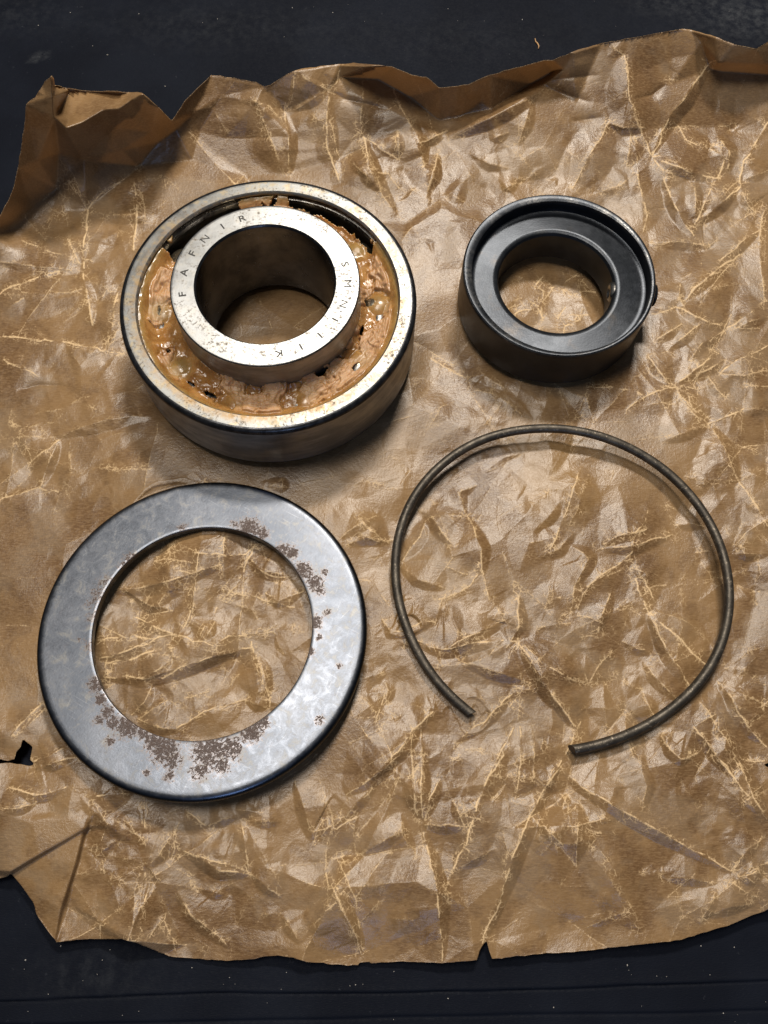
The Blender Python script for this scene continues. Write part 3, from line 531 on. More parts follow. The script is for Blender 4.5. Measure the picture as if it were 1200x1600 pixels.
        if kd != 'v':
            Q = crack(P, wv * rl.uniform(.8, 1.05), 1.4)
            if rl.random() < .35: # a second hairline beside it
                o = rl.normal(0, 5, 2); crack([p + o * rl.uniform(.5, 1.2) for p in Q[::4]] if len(Q) > 8 else [p + o for p in Q], wv * .6, 1.15)
            for q in Q[::2]:
                if rl.random() < .34:
                    a = rl.uniform(0, 6.283); L2 = rl.uniform(5, 19); p = [q]
                    for _ in range(2): a += rl.normal(0, .5); p.append(p[-1] + L2 / 2 * np.array([math.cos(a), math.sin(a)]))
                    crack(p, wv * rl.uniform(.4, .8), 1.1)
            for q in (Q[0], Q[-1]):
                if rl.random() < .35:
                    for _ in range(int(rl.integers(2, 4))):
                        a = rl.uniform(0, 6.283); L2 = rl.uniform(6, 16)
                        crack([q, q + L2 * np.array([math.cos(a), math.sin(a)])], wv * .75, 1.2)
    # ---- the sharper facet edges crack the wax as well
    for (sp, P, q, seed), share, wmul in zip(EDG[:2], (.68, .52), (.85, .66)):
        vs_, _, tris, vo, _, _ = delaunay_2d_cdt([Vector(p) for p in P], [], [], 0, 1e-4)
        vv = np.array([(v.x, v.y) for v in vs_]); zz = np.array([q[o[0]] for o in vo]); gr = {}
        for t in tris:
            A = np.array([[vv[t[1]][0] - vv[t[0]][0], vv[t[1]][1] - vv[t[0]][1]], [vv[t[2]][0] - vv[t[0]][0], vv[t[2]][1] - vv[t[0]][1]]])
            if abs(np.linalg.det(A)) < 1e-6: continue
            g = np.linalg.solve(A, [zz[t[1]] - zz[t[0]], zz[t[2]] - zz[t[0]]])
            for a_, b_ in ((0, 1), (1, 2), (2, 0)): gr.setdefault(tuple(sorted((t[a_], t[b_]))), []).append(g)
        jm = {e: np.hypot(*(g[0] - g[1])) for e, g in gr.items() if len(g) == 2}
        th = np.quantile(list(jm.values()), 1 - share); mx = np.quantile(list(jm.values()), .97)
        for e, j in jm.items():
            if j < th: continue
            a_, b_ = vv[e[0]], vv[e[1]]; mid = (a_ + b_) / 2
            if not (-110 < mid[0] < 1275 and 40 < mid[1] < 1510): continue
            dd = float(sample(dens, mid[0], mid[1])); kk_ = float(sample(keep, mid[0], mid[1]))
            if rl.random() > (.5 + .5 * dd) * kk_: continue
            k = max(2, int(np.hypot(*(b_ - a_)) / 9)); u = np.linspace(0, 1, k + 1)[:, None]; L = a_ + (b_ - a_) * u
            wx = vnoise(L[:, 0], L[:, 1], sp * .9, seed + 1, 3) * sp * .10; wy = vnoise(L[:, 0], L[:, 1], sp * .9, seed + 2, 3) * sp * .10
            crack(list(L - np.stack([wx, wy], 1)), wmul * (.45 + .55 * min(j / mx, 1)) * rl.uniform(.6, 1.1), 1.05)
    C = np.maximum(C, crk)
    C *= (1 - .5 * wall * sstep(300, 250, GY)) * (1 - .85 * lowfold)
    halo = np.clip(blur(blur(C, 4), 3) * 2.6, 0, 1)

    Z = Zb + Zf + Zt * (1 - .4 * wall)
    lim = MAT_Z + .35; Z = lim + .6 * np.logaddexp(0, (Z - lim - .3) / .6)
    # ---- things press the paper down
    PX = GX + vnoise(GX, GY, 9, 60, 2) * .0; PY = GY
    wp = np.array([unp(a, b, z) for a, b, z in WIRE_PX], float)
    for it in range(2):
        X, Y, _ = unp(PX, PY, Z)
        def press(Zc, lim, m):
            over = Zc - lim; soft = lim - .35 * np.exp(-np.clip((lim - Zc + .35) / .7, 0, 9)); return np.where(m & (over > -.35), np.minimum(soft, lim), Zc)
        rb = np.hypot(X - BEAR[0], Y - BEAR[1]); Z = press(Z, -.12 + np.clip(rb - 43, 0, 20) * .35, rb < 50)
        rc = np.hypot(X - COLL[0], Y - COLL[1]); Z = press(Z, -.12 + np.clip(rc - 30, 0, 20) * .35, rc < 36)
        rw = np.hypot(X - WASH[0], Y - WASH[1]); wl = WASH_Z + WASH_T * (Y - WASH[1]) - 2.45
        Z = press(Z, np.minimum(wl, 1.6) + np.clip(rw - 44.5, 0, 20) * .4 + np.clip(28 - rw, 0, 20) * .3, (rw < 50) & (rw > 23))
        dw = np.full(X.shape, 1e9); zw = np.zeros(X.shape)
        for k in range(len(wp)):
            d = np.hypot(X - wp[k, 0], Y - wp[k, 1]); m = d < dw; dw[m] = d[m]; zw[m] = wp[k, 2]
        Z = press(Z, zw - WIRE_R - .12 + np.clip(dw - 4.2, 0, 9) * .5, dw < 8)
    Z = np.maximum(Z, MAT_Z + .35)

    # ---- cut to the outline, snapping the rim onto it
    poly = np.array(OUTLINE, float)
    # rough torn edge: subdivide with jitter
    Q = []
    for a, b in zip(poly, np.roll(poly, -1, 0)):
        L = np.hypot(*(b - a)); k = max(1, int(L / 7))
        for i in range(k):
            p = a + (b - a) * i / k
            if i: p = p + rl.normal(0, .45, 2)
            Q.append(p)
    poly = np.array(Q)
    inside = np.zeros((H, W), bool); best = np.full((H, W), 1e9); nxp = np.zeros((H, W)); nyp = np.zeros((H, W))
    for (x0, y0), (x1, y1) in zip(poly, np.roll(poly, -1, 0)):
        if y0 != y1:
            j0 = max(int(math.ceil((min(y0, y1) - gy[0]) / STEP)), 0); j1 = min(int(math.ceil((max(y0, y1) - gy[0]) / STEP)), H)
            for j in range(j0, j1):
                xi = x0 + (gy[j] - y0) / (y1 - y0) * (x1 - x0); i = int(math.ceil((xi - gx[0]) / STEP)); inside[j, max(i, 0):] ^= True
        mg = 6
        i0 = max(int((min(x0, x1) - mg - gx[0]) / STEP), 0); i1 = min(int((max(x0, x1) + mg - gx[0]) / STEP) + 2, W)
        j0 = max(int((min(y0, y1) - mg - gy[0]) / STEP), 0); j1 = min(int((max(y0, y1) + mg - gy[0]) / STEP) + 2, H)
        if i1 <= i0 or j1 <= j0: continue
        xx = GX[j0:j1, i0:i1]; yy = GY[j0:j1, i0:i1]; dx, dy = x1 - x0, y1 - y0; L2 = dx * dx + dy * dy + 1e-9
        u = np.clip(((xx - x0) * dx + (yy - y0) * dy) / L2, 0, 1); qx = x0 + u * dx; qy = y0 + u * dy; d = np.hypot(xx - qx, yy - qy)
        m = d < best[j0:j1, i0:i1]
        best[j0:j1, i0:i1][m] = d[m]; nxp[j0:j1, i0:i1][m] = qx[m]; nyp[j0:j1, i0:i1][m] = qy[m]
    snap = (~inside) & (best < STEP * 1.5)
    PX = np.where(snap, nxp, GX); PY = np.where(snap, nyp, GY)
    ok = inside | snap
    I = np.arange(H * W).reshape(H, W)
    cell = ok[:-1, :-1] & ok[:-1, 1:] & ok[1:, 1:] & ok[1:, :-1] & (inside[:-1, :-1] | inside[:-1, 1:] | inside[1:, 1:] | inside[1:, :-1])
    F = np.stack([I[1:, :-1], I[1:, 1:], I[:-1, 1:], I[:-1, :-1]], -1)[cell]
    X, Y, Zz = unp(PX, PY, Z)
    V = np.stack([X, Y, Zz], -1).reshape(-1, 3)
    # ---- rim: the thickness of the sheet
    E = np.concatenate([F[:, [0, 1]], F[:, [1, 2]], F[:, [2, 3]], F[:, [3, 0]]])
    key = np.sort(E, 1); kk = key[:, 0].astype(np.int64) * (H * W) + key[:, 1]
    _, inv, cnt = np.unique(kk, return_inverse=True, return_counts=True)
    BE = E[cnt[inv] == 1]
    used, uinv = np.unique(F, return_inverse=True); remap = np.full(H * W, -1); remap[used] = np.arange(len(used))
    bv = np.unique(BE); low = np.full(H * W, -1); low[bv] = len(used) + np.arange(len(bv))
    Vl = V[bv] - np.array([0, 0, .22])
    F2 = np.stack([remap[BE[:, 1]], remap[BE[:, 0]], low[BE[:, 0]], low[BE[:, 1]]], -1)
    F = np.concatenate([remap[F], F2]); V2 = np.concatenate([V[used], Vl])
    C = np.where(snap & ok, np.maximum(C, .42), C)
    oil = np.zeros((H, W))
    for px, py, rx, ry, a in ((880, 740, 75, 70, 1.), (830, 790, 60, 50, .8), (640, 690, 55, 60, .7), (690, 610, 40, 40, .6), (640, 960, 70, 90, .7), (760, 900, 70, 60, .5), (650, 1090, 60, 60, .5), (620, 250, 90, 60, .5), (720, 290, 70, 40, .5), (500, 800, 90, 60, .6), (250, 1340, 200, 80, .25), (330, 1050, 120, 120, .35)):
        oil += a * np.exp(-((GX - px) / rx) ** 2 - ((GY - py) / ry) ** 2)
    oil = np.clip(oil, 0, 1) * sstep(-.45, .2, vnoise(GX, GY, 40, 71, 4))
    def at(A, e=0.): a = A.ravel(); return np.concatenate([a[used], a[bv] * 0 + e])
    o = mesh_np('wrapping_paper', V2, F, M['paper'], attrs={'crease': at(C, .7), 'halo': at(halo), 'oil': at(oil),
        'tone': at(sstep(-.30, .30, vnoise(GX, GY, 120, 72, 6, .6))), 'mottle': at(sstep(-.02, .34, vnoise(GX, GY, 34, 73, 6, .65))), 'bloom': at(sstep(.0, .34, vnoise(GX, GY, 75, 74, 6, .6)))})
    tag(o, 'crumpled brown waxed wrapping paper spread out on the black mat', 'paper')
    return X, Y, Z
build_paper()

# ------------------------------------------------------------------ lathe
def lathe(name, prof, seg, mats, parent, fm=None, attr=None, ecc=None, close=False, smooth=True):
    """prof [(r,z)], fm material index per profile segment, attr name -> f(r,z,phi)"""
    P = np.array(prof, float); n = len(P); th = np.linspace(0, 2 * math.pi, seg, endpoint=False)
    R = P[:, 0][None]; ex = np.zeros(n) if ecc is None else np.array([e[0] for e in ecc]); ey = np.zeros(n) if ecc is None else np.array([e[1] for e in ecc])
    V = np.stack([R * np.cos(th)[:, None] + ex, R * np.sin(th)[:, None] + ey, np.broadcast_to(P[:, 1], (seg, n))], -1)
    I = np.arange(seg * n).reshape(seg, n); J = np.roll(I, -1, 0)
    k = n if close else n - 1
    cols = [(i, (i + 1) % n) for i in range(k)]
    F = np.concatenate([np.stack([I[:, a], J[:, a], J[:, b], I[:, b]], -1) for a, b in cols])
    fmat = None if fm is None else np.repeat(np.array(fm), seg)
    at = {}
    for k2, f in (attr or {}).items():
        at[k2] = f(np.broadcast_to(P[:, 0], (seg, n)), np.broadcast_to(P[:, 1], (seg, n)), np.broadcast_to(th[:, None], (seg, n))).ravel()
    o = mesh_np(name, V.reshape(-1, 3), F, mats, parent, attrs=at, fmat=fmat, smooth=smooth)
    return o

def rounded(pts, fine):
    """insert samples on every segment, at most `fine` mm long; returns points and index of source segment"""
    out = []; src = []
    for i, (a, b) in enumerate(zip(pts[:-1], pts[1:])):
        L = math.hypot(b[0] - a[0], b[1] - a[1]); k = max(1, int(math.ceil(L / fine)))
        for j in range(k): out.append((a[0] + (b[0] - a[0]) * j / k, a[1] + (b[1] - a[1]) * j / k)); src.append(i)
    out.append(pts[-1]); return out, src

def hard(o, deg=28):
    me = o.data; me.set_sharp_from_angle(angle=math.radians(deg)); return o

def polar(px, py, z, c):
    x, y, _ = unp(px, py, z); return math.hypot(x - c[0], y - c[1]), math.atan2(y - c[1], x - c[0])

# ------------------------------------------------------------------ ball bearing
def build_bearing():
    t = tag(empty('ball_bearing', (*BEAR, 0)), 'open steel ball bearing packed with orange grease, letters stamped on its inner ring', 'bearing')
    # outer ring
    prof = [(37.6, 16.5), (37.25, 17.2), (37.25, 18.9), (38.1, 19.2), (38.2, 20.3), (37.25, 20.7), (37.2, 21.2), (37.45, 21.65), (37.75, 21.86), (41.0, 21.86), (41.55, 21.76), (42.05, 21.45), (42.38, 20.95), (42.5, 20.3), (42.5, 2.0), (42.3, 1.2), (41.9, .55), (41.3, .1), (40.6, 0), (38.2, 0), (37.6, .6), (37.6, 5.5), (38.9, 8.0), (39.3, 11.0), (38.9, 14.0), (37.6, 16.5)]
    fmi = [3, 3, 3, 2, 3, 3, 0, 0, 0, 2, 2, 2, 2, 1, 2, 2, 2, 2, 0, 0, 0, 0, 0, 0, 0]  # groove floor takes the dark material, painting the shade under the lip
    p2, src = rounded(prof, .55)
    def smear(r, z, ph):
        g = np.zeros(r.shape)
        for a, wd, s in ((-98, 26, 1.), (-62, 16, .8), (-130, 30, .55), (150, 40, .4), (-20, 18, .45), (35, 14, .5), (180, 30, .45)):
            d = (np.degrees(ph) - a + 180) % 360 - 180; g += s * np.exp(-(d / wd) ** 2)
        g *= sstep(40.6, 37.9, r) * (z > 21) * 1.0
        return np.clip(g * (.8 + .6 * vnoise(np.cos(ph) * r, np.sin(ph) * r, 2.2, 5, 4)), 0, 1)
    hard(lathe('outer_ring', p2, 300, [M['outer'], M['side'], M['edge'], M['cage']], t, fm=[fmi[i] for i in src], attr={'smear': smear}))
    # inner ring
    prof = [(19.2, .8), (19.2, 28.35), (19.45, 28.8), (19.75, 29.0), (26.0, 29.0), (26.25, 28.9), (26.37, 28.6), (26.37, 16.8), (25.4, 14.2), (25.0, 11), (25.4, 8), (26.37, 5.2), (26.37, 0.4), (26, 0), (19.6, 0), (19.2, .8)]
    fmi = [1, 3, 3, 0, 3, 3, 2, 2, 2, 2, 2, 2, 2, 2, 2]
    p2, src = rounded(prof, .6)
    def sm2(r, z, ph):
        return .5 * (z < 19) * np.ones(r.shape) * (r > 24)
    ir = hard(lathe('inner_ring', p2, 260, [M['face'], M['bore'], M['side'], M['edge']], t, fm=[fmi[i] for i in src], attr={'smear': sm2}))
    # stamped letters
    ang = {}
    for ch, px, py in zip('FAFNIRSMN.111K', (285, 289, 300, 320, 347, 378, 538, 543, 537, 537, 523, 500, 471, 436), (460, 426, 396, 373, 353, 341, 413, 443, 475, 489, 499, 524, 543, 553)):
        r, a = polar(px, py, 29, BEAR); r = 22.9 if ch != '.' else 23.9
        cu = bpy.data.curves.new('letter', 'FONT'); cu.body = ch; cu.align_x = 'CENTER'; cu.size = 3.15 * MM; cu.extrude = .012 * MM; cu.resolution_u = 3
        cu.offset = .06 * MM if px < 310 else 0.0 if ch in 'MN' else .04 * MM
        tmp = bpy.data.objects.new('tmp', cu); col.objects.link(tmp); bpy.context.view_layer.update()
        me = bpy.data.meshes.new_from_object(tmp.evaluated_get(bpy.context.evaluated_depsgraph_get()))
        bpy.data.objects.remove(tmp); me.materials.clear(); me.materials.append(M['ink'])
        o = bpy.data.objects.new('stamped_letter', me); col.objects.link(o); o.parent = ir
        up = .95
        o.location = ((r - up) * math.cos(a) * MM, (r - up) * math.sin(a) * MM, 29.017 * MM); o.rotation_euler = (0, 0, a - math.pi / 2)
        o.scale = (1.12, .92, 1)
    # balls and cage
    a0 = math.radians(39.2 - 36)
    bme = None
    for k in range(10):
        a = a0 + k * 2 * math.pi / 10
        if bme is None:
            n1, n2 = 28, 16; V = []; F = []
            for j in range(n2 + 1):
                for i in range(n1):
                    p = math.pi * j / n2; q = 2 * math.pi * i / n1; V.append((6.3 * math.sin(p) * math.cos(q), 6.3 * math.sin(p) * math.sin(q), 6.3 * math.cos(p)))
            for j in range(n2):
                for i in range(n1): F.append((j * n1 + i, (j + 1) * n1 + i, (j + 1) * n1 + (i + 1) % n1, j * n1 + (i + 1) % n1))
            b = mesh_np('ball', V, np.array(F), M['ball'], t); bme = b.data
        else:
            b = bpy.data.objects.new('ball', bme); col.objects.link(b); b.parent = t
        b.location = (31.75 * math.cos(a) * MM, 31.75 * math.sin(a) * MM, 11 * MM)
    seg = 360; th = np.linspace(0, 2 * math.pi, seg, endpoint=False)
    wv = np.cos(10 * (th - a0)); V = []
    for r, zt in ((30.2, 13.2), (30.4, 15.6), (31.2, 16.3), (32.8, 16.3), (34.1, 15.4), (34.4, 13.0)):
        V.append(np.stack([r * np.cos(th), r * np.sin(th), zt + 1.15 * wv - .4 + .12 * np.sin(th * 37)], -1))
    V = np.stack(V, 1); n = V.shape[1]; I = np.arange(seg * n).reshape(seg, n); J = np.roll(I, -1, 0)
    F = np.concatenate([np.stack([I[:, i], J[:, i], J[:, i + 1], I[:, i + 1]], -1) for i in range(n - 1)])
    mesh_np('ball_cage', V.reshape(-1, 3), F, M['cage'], t)
    lathe('lower_grease_gap_shade', [(26.3, 6.0), (28, 5), (31, 4.6), (35, 5), (37.7, 6.5)], 120, M['oil'], t)  # added dark grease sheet, its colour gives the open gap its deep shade
    # grease
    NA, NR = 1080, 64
    ph = np.linspace(-math.pi, math.pi, NA, endpoint=False)[:, None]; rho = np.linspace(25.9, 37.75, NR)[None]
    PH = ph + 0 * rho; RH = rho + 0 * ph; X = RH * np.cos(PH); Y = RH * np.sin(PH); D = np.degrees(PH)
    def sect(a, b, soft=6):
        c = (a + b) / 2; h = (b - a) / 2; d = np.abs((D - c + 180) % 360 - 180); return sstep(h + soft, h - soft, d)
    n1 = vnoise(X, Y, 6.5, 81, 4, .45); n2 = vnoise(X, Y, 1.8, 82, 3, .5); n3 = vnoise(PH * 31, RH * 4.5, 1.6, 83, 3); n4 = vnoise(X, Y, 11, 84, 2)
    calmz = sstep(35.2, 33.6, RH)
    rise = 3.4 * sstep(32.8, 37.5, RH)
    Z = 16.8 + rise + 1.3 * np.exp(-((RH - 26.2) / 1.2) ** 2) + (1.25 * n1 + .22 * n2 + .5 * n4) * (.25 + .75 * calmz) + .13 * n3
    tq = vnoise(X + 40, Y - 9, 6.0, 90, 4, .44) + .16 * sect(-120, 10, 20) - .04
    band = sstep(35.4, 34.2, RH + .6 * n1)
    fk = sstep(.0, .08, tq) * band; fk2 = sstep(.22, .30, tq) * band
    Z += fk * (.85 + .25 * n3) + fk2 * .65 - (sstep(-.10, .0, tq) - sstep(.02, .07, tq)) * .55 * band
    Z += 3.6 * sect(96, 146, 5) * sstep(30.6, 29.4, RH + .8 * n1) + 1.2 * sect(30, 95, 8) * sstep(33.5, 31, RH)
    thin = np.zeros(X.shape)
    for k in range(10):
        a = a0 + k * 2 * math.pi / 10; d = np.hypot(X - 31.75 * math.cos(a), Y - 31.75 * math.sin(a))
        dome = 11 + np.sqrt(np.clip(6.3 ** 2 - d * d, 0, None)) + .22
        vis = {1: 1, 0: .75, 5: .9, 6: 1., 4: .4, 7: .3, 8: .35, 9: .5}.get(k, .2)
        wgt = vis * sstep(5.0, 1.4, d); Z = Z * (1 - wgt) + (dome + .12 * n2) * wgt; Z = np.maximum(Z, np.where(d < 5.5, dome - .06, 0)); thin = np.maximum(thin, wgt * .8)
    thin = np.maximum(thin, sstep(35.2, 37.4, RH) * .9)
    hole = np.zeros(X.shape)
    jag = .9 * n1 + .8 * n2
    D = D + 16 * n1 + 9 * n2
    hole = np.maximum(hole, sect(101, 150, 2) * sstep(-.2, .3, RH - 31.2 + 1.2 * jag))
    hole = np.maximum(hole, sect(34, 84, 2) * sstep(-.2, .3, RH - 34.4 + 1.1 * jag))
    for px, py, ra, rb in ((298, 599, 1.9, .6), (328, 616, 2.3, .8), (263, 548, 1.1, .6), (248, 484, 1.7, .5), (502, 584, 2.4, .7), (556, 574, 1.4, .9), (578, 470, 1.0, 1.2), (565, 514, 1.6, .4), (522, 346, 2.0, .6), (217, 480, 1.6, .6)):
        r, a = polar(px, py, 17.5, BEAR); da = ((PH - a + math.pi) % (2 * math.pi) - math.pi) * r
        e = np.sqrt((da / ra) ** 2 + ((RH - r) / rb) ** 2) + .45 * jag; hole = np.maximum(hole, sstep(1.15, .85, e))
    Z += .7 * hole * (hole < .95)
    Z = np.where(RH > 37.2, np.minimum(Z, 20.6), Z); Z = np.clip(Z, 13.5, 21.2)
    pink = np.clip(fk * (.75 + .5 * n2) + .25 * fk2 + .6 * sect(90, 150), 0, 1)
    I = np.arange(NA * NR).reshape(NA, NR); J = np.roll(I, -1, 0); hb = hole > .55; hj = np.roll(hb, -1, 0)
    ok = ~(hb[:, :-1] | hb[:, 1:] | hj[:, :-1] | hj[:, 1:])
    F = np.stack([I[:, :-1], J[:, :-1], J[:, 1:], I[:, 1:]], -1)[ok][:, ::-1]
    used = np.unique(F); rm = np.full(NA * NR, -1); rm[used] = np.arange(len(used)); F = rm[F]
    V = np.stack([X, Y, Z], -1).reshape(-1, 3)[used]
    # thickness
    nv = len(V); E = np.concatenate([F[:, [0, 1]], F[:, [1, 2]], F[:, [2, 3]], F[:, [3, 0]]]); key = np.sort(E, 1); kk = key[:, 0].astype(np.int64) * nv + key[:, 1]
    _, inv, cnt = np.unique(kk, return_inverse=True, return_counts=True); BE = E[cnt[inv] == 1]
    V2 = V.copy(); V2[:, 2] -= 1.3
    F = np.concatenate([F, F[:, ::-1] + nv, np.stack([BE[:, 1], BE[:, 0], BE[:, 0] + nv, BE[:, 1] + nv], -1)])
    aa = lambda A: np.tile(A.ravel()[used], 2)
    g = mesh_np('grease', np.concatenate([V, V2]), F, M['grease'], t, attrs={'thin': aa(thin), 'pink': aa(pink)})
    g['label'] = 'lumpy pinkish orange grease filling the gap between the rings'
    return t
build_bearing()

# ------------------------------------------------------------------ locking collar
def build_collar():
    t = tag(empty('locking_collar', (*COLL, 0)), 'black oxide steel locking collar with a stepped recess and a set screw in its side', 'collar')
    e = (.55, -.55)
    prof = [(17.5, .5), (17.5, 10.6), (18.0, 11.4), (18.6, 11.7), (26.0, 11.7), (26.55, 11.9), (26.6, 12.2), (26.6, 15.7), (26.75, 16.1), (27.1, 16.28), (28.35, 16.28), (28.75, 16.05), (28.91, 15.6), (28.91, .7), (28.6, .15), (28.2, 0), (18.1, 0), (17.5, .5)]
    ec = [(0, 0)] * 4 + [e] * 6 + [(0, 0)] * 8
    P = []; EC = []; SR = []
    for i in range(len(prof) - 1):
        L = math.hypot(prof[i + 1][0] - prof[i][0], prof[i + 1][1] - prof[i][1]); k = max(1, int(L / .9))
        for j in range(k):
            f = j / k; P.append(tuple(prof[i][q] * (1 - f) + prof[i + 1][q] * f for q in (0, 1))); EC.append(tuple(ec[i][q] * (1 - f) + ec[i + 1][q] * f for q in (0, 1)))
    P.append(prof[-1]); EC.append(ec[-1])
    def wear(r, z, ph):
        g = np.exp(-((r - 26.95) / .28) ** 2) * (z > 15.4) + .5 * np.exp(-((r - 28.75) / .25) ** 2) * (z > 15.3) + .18 * np.exp(-((r - 18.3) / .4) ** 2) * (z > 10)
        n = vnoise(np.cos(ph) * 30, np.sin(ph) * 30, 3.5, 12, 4); return np.clip(g * (.22 + .8 * n), 0, 1)
    hard(lathe('collar_body', P, 256, M['collar'], t, attr={'wear': wear}, ecc=EC))
    # set screw: threaded stub standing out of the side, its cup point showing in the bore
    a = math.radians(-5); zc = 8.6
    def rad(name, prof, seg, mat, sock=0):
        V = []; F = []
        for (d, r) in prof:
            for i in range(seg):
                q = 2 * math.pi * i / seg; rr = r
                y = rr * math.cos(q); z = rr * math.sin(q); V.append((d * math.cos(a) - y * math.sin(a), d * math.sin(a) + y * math.cos(a), zc + z))
        for j in range(len(prof) - 1):
            for i in range(seg): F.append((j * seg + i, j * seg + (i + 1) % seg, (j + 1) * seg + (i + 1) % seg, (j + 1) * seg + i))
        o = mesh_np(name, V, np.array(F), mat, t, attrs={'wear': np.zeros(len(V))}); return hard(o, 35)
    rad('set_screw', [(28.3, 3.3), (29.2, 3.3), (29.4, 3.0), (29.7, 3.3), (30.2, 3.0), (30.5, 3.3), (30.7, 3.3), (31.0, 2.9), (31.1, 2.1), (31.0, 1.7), (29.4, 1.6), (29.4, 0.01)], 30, M['collar'])
    rad('screw_point', [(17.9, 3.2), (17.2, 3.0), (16.75, 2.5), (16.7, 2.1), (17.3, 1.5), (17.4, .01)], 24, M['cage'])
    return t
build_collar()

# ------------------------------------------------------------------ flat ring (flinger washer)
def build_washer():
    t = empty('steel_washer', (WASH[0], WASH[1], WASH_Z)); t.rotation_euler = (WASH_T, 0, 0)
    tag(t, 'large flat steel washer with rounded dark rim and brown rust spots round its hole', 'washer')
    # heights relative to the top face
    prof = [(29.34, -2.3), (29.34, -.35), (29.5, -.1), (29.8, 0), (42.0, 0), (42.7, -.06), (43.35, -.32), (43.85, -.75), (44.12, -1.3), (44.16, -1.8), (43.9, -2.2), (43.4, -2.4), (30, -2.4), (29.34, -2.3)]
    p2, src = rounded(prof, .45)
    blobs = [(470, 950, 52), (440, 920, 40), (500, 985, 34), (620, 960, 62), (690, 950, 44), (660, 1000, 34), (760, 890, 40), (590, 1020, 34), (490, 1035, 22), (745, 190, 42), (700, 180, 26), (790, 210, 24), (860, 270, 26), (890, 280, 28), (930, 340, 36), (970, 380, 34), (985, 410, 22), (1010, 485, 16), (970, 520, 26), (955, 620, 16), (985, 570, 12),
             (345, 870, 42), (300, 860, 26), (280, 825, 24), (240, 730, 28), (210, 600, 20), (225, 500, 26), (240, 420, 36), (262, 380, 28), (345, 300, 28), (320, 325, 18), (415, 1025, 14), (290, 920, 20), (180, 580, 12), (1050, 665, 13), (985, 850, 18), (250, 850, 18), (255, 780, 20), (215, 450, 22), (520, 195, 22), (800, 860, 22), (1000, 345, 16), (400, 890, 26)]
    bl = []
    for zx, zy, s in blobs:
        x, y, _ = unp(40 + zx / 2.143, 730 + zy / 2.143, WASH_Z); bl.append((x - WASH[0], y - WASH[1], s / 2.143 / 5.3))
    def rust(r, z, ph):
        x = r * np.cos(ph); y = r * np.sin(ph); g = np.zeros(r.shape)
        for bx, by, s in bl: g = np.maximum(g, (.80 if by < -8 or bx > 8 else .54) * np.exp(-(((x - bx) ** 2 + (y - by) ** 2) / (s * s * 1.15)) ** 1.3))
        g += .12 * np.exp(-((r - 30.5) / 2.5) ** 2)
        return g - .12
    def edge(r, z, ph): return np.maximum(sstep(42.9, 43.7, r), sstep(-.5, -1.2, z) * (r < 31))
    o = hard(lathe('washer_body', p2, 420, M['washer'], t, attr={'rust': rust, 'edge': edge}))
    return t
build_washer()

# ------------------------------------------------------------------ wire snap ring
def build_wire():
    P = np.array([unp(a, b, z) for a, b, z in WIRE_PX], float)
    n = len(P)
    def cr(P, m=8):
        out = []
        for i in range(len(P) - 1):
            p0 = P[max(i - 1, 0)]; p1 = P[i]; p2 = P[i + 1]; p3 = P[min(i + 2, len(P) - 1)]
            for j in range(m):
                s = j / m; out.append(.5 * ((2 * p1) + (p2 - p0) * s + (2 * p0 - 5 * p1 + 4 * p2 - p3) * s * s + (3 * p1 - p0 - 3 * p2 + p3) * s ** 3))
        out.append(P[-1]); return np.array(out)
    for _ in range(2): P[1:-1] = P[1:-1] * .6 + (P[:-2] + P[2:]) * .2
    C = cr(P); m = len(C); seg = 20
    T = np.gradient(C, axis=0); T /= np.linalg.norm(T, axis=1)[:, None]
    up = np.array([0, 0, 1.0]); S = np.cross(T, up); S /= np.linalg.norm(S, axis=1)[:, None]; U = np.cross(S, T)
    base = C[0] * 0 + np.array([C[:, 0].mean(), C[:, 1].mean(), 0])
    V = []; rr = vnoise(np.arange(m) * .6, np.zeros(m), 6, 3, 3)
    for i in range(m):
        for k in range(seg):
            q = 2 * math.pi * k / seg; r = WIRE_R * (1 + .018 * rr[i])
            p = C[i] + r * (math.cos(q) * S[i] + math.sin(q) * U[i])
            # the cut ends are sheared and burred
            if i == 0: p = p - T[0] * .9 * (math.cos(q) * .8 - .2)
            if i == m - 1: p = p + T[-1] * (.75 * math.cos(q) - .5 * math.sin(q))
            V.append(p - base)
    F = []
    for i in range(m - 1):
        for k in range(seg): F.append((i * seg + k, (i + 1) * seg + k, (i + 1) * seg + (k + 1) % seg, i * seg + (k + 1) % seg))
    F = [tuple(f) for f in F]; F.append(tuple(range(seg - 1, -1, -1))[::-1]); F.append(tuple((m - 1) * seg + k for k in range(seg))[::-1])
    o = mesh_np('wire_snap_ring', V, F, M['wire']); o.location = base * MM
    hard(o, 40)
    tag(o, 'open dark wire snap ring with two cut ends lying on the brown paper', 'snap ring')
build_wire()

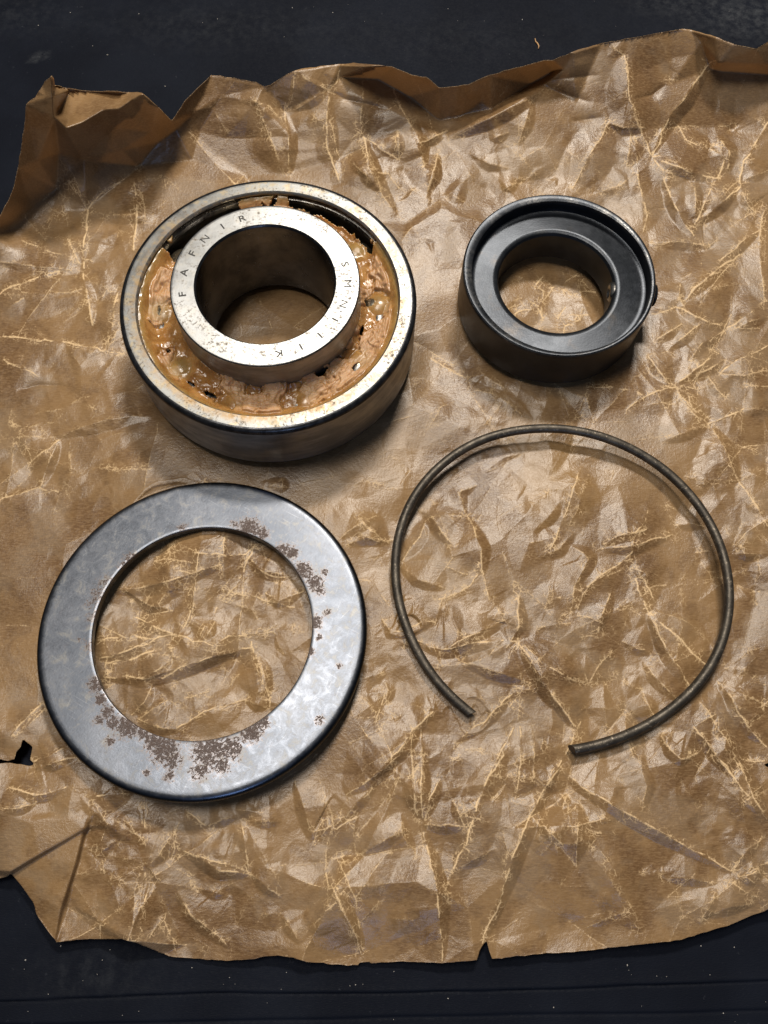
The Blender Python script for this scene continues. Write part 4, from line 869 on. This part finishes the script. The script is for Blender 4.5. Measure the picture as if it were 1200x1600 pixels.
# ------------------------------------------------------------------ lint and dust on the mat
def build_lint():
    pts = [(836, 60), (837, 65), (840, 68), (842, 72), (841, 76)]
    P = np.array([unp(a, b, MAT_Z + .45) for a, b in pts]); V = []; F = []; seg = 8
    T = np.gradient(P, axis=0)
    for i, p in enumerate(P):
        t = T[i] / np.linalg.norm(T[i]); s = np.cross(t, (0, 0, 1)); u = np.cross(s, t); r = .28 * (1 - .5 * abs(i - 2) / 2)
        for k in range(seg): q = 2 * math.pi * k / seg; V.append(p + r * (math.cos(q) * s + math.sin(q) * u) - P[2] * (1, 1, 0))
    for i in range(len(P) - 1):
        for k in range(seg): F.append((i * seg + k, i * seg + (k + 1) % seg, (i + 1) * seg + (k + 1) % seg, (i + 1) * seg + k))
    F.append(tuple(range(seg))[::-1]); F.append(tuple((len(P) - 1) * seg + k for k in range(seg)))
    o = mesh_np('paper_shred', V, F, M['fibre']); o.location = (P[2][0] * MM, P[2][1] * MM, 0)
    tag(o, 'tiny curled tan shred lying on the black mat behind the paper', 'shred')
    r = random.Random(5); V = []; F = []
    spots = [(60, 40), (145, 72), (258, 135), (217, 22), (168, 86), (816, 31), (444, 58), (700, 14), (520, 20), (217, 1580), (865, 1574), (1130, 1583), (172, 1484), (160, 1500), (1026, 1525), (980, 1508), (1095, 1478), (1147, 1480), (40, 1500), (300, 1512), (700, 1560), (95, 1478), (340, 30), (110, 20)]
    while len(spots) < 60:
        y = r.choice([r.uniform(2, 95), r.uniform(1510, 1598)]); x = r.uniform(0, 1200)
        if y < 95 and y > 40 + 60 * (1 - x / 1200.): continue
        spots.append((x, y))
    for i, (px, py) in enumerate(spots):
        x, y, _ = unp(px, py, MAT_Z); s = r.uniform(.04, .10) if i > 24 else r.uniform(.09, .18); el = r.uniform(1, 2.4); a = r.uniform(0, 6.28); b = len(V)
        for dx, dy, dz in ((-el, 0, 0), (0, -1, 0), (el, 0, 0), (0, 1, 0), (0, 0, .9)):
            V.append((x + s * (dx * math.cos(a) - dy * math.sin(a)), y + s * (dx * math.sin(a) + dy * math.cos(a)), MAT_Z + .12 + s * dz))
        F += [(b, b + 1, b + 4), (b + 1, b + 2, b + 4), (b + 2, b + 3, b + 4), (b + 3, b, b + 4), (b + 3, b + 2, b + 1, b)]
    o = mesh_np('dust_specks', V, F, M['dust'], smooth=False)
    tag(o, 'pale dust specks scattered over the black mat', 'dust', kind='stuff')
build_lint()
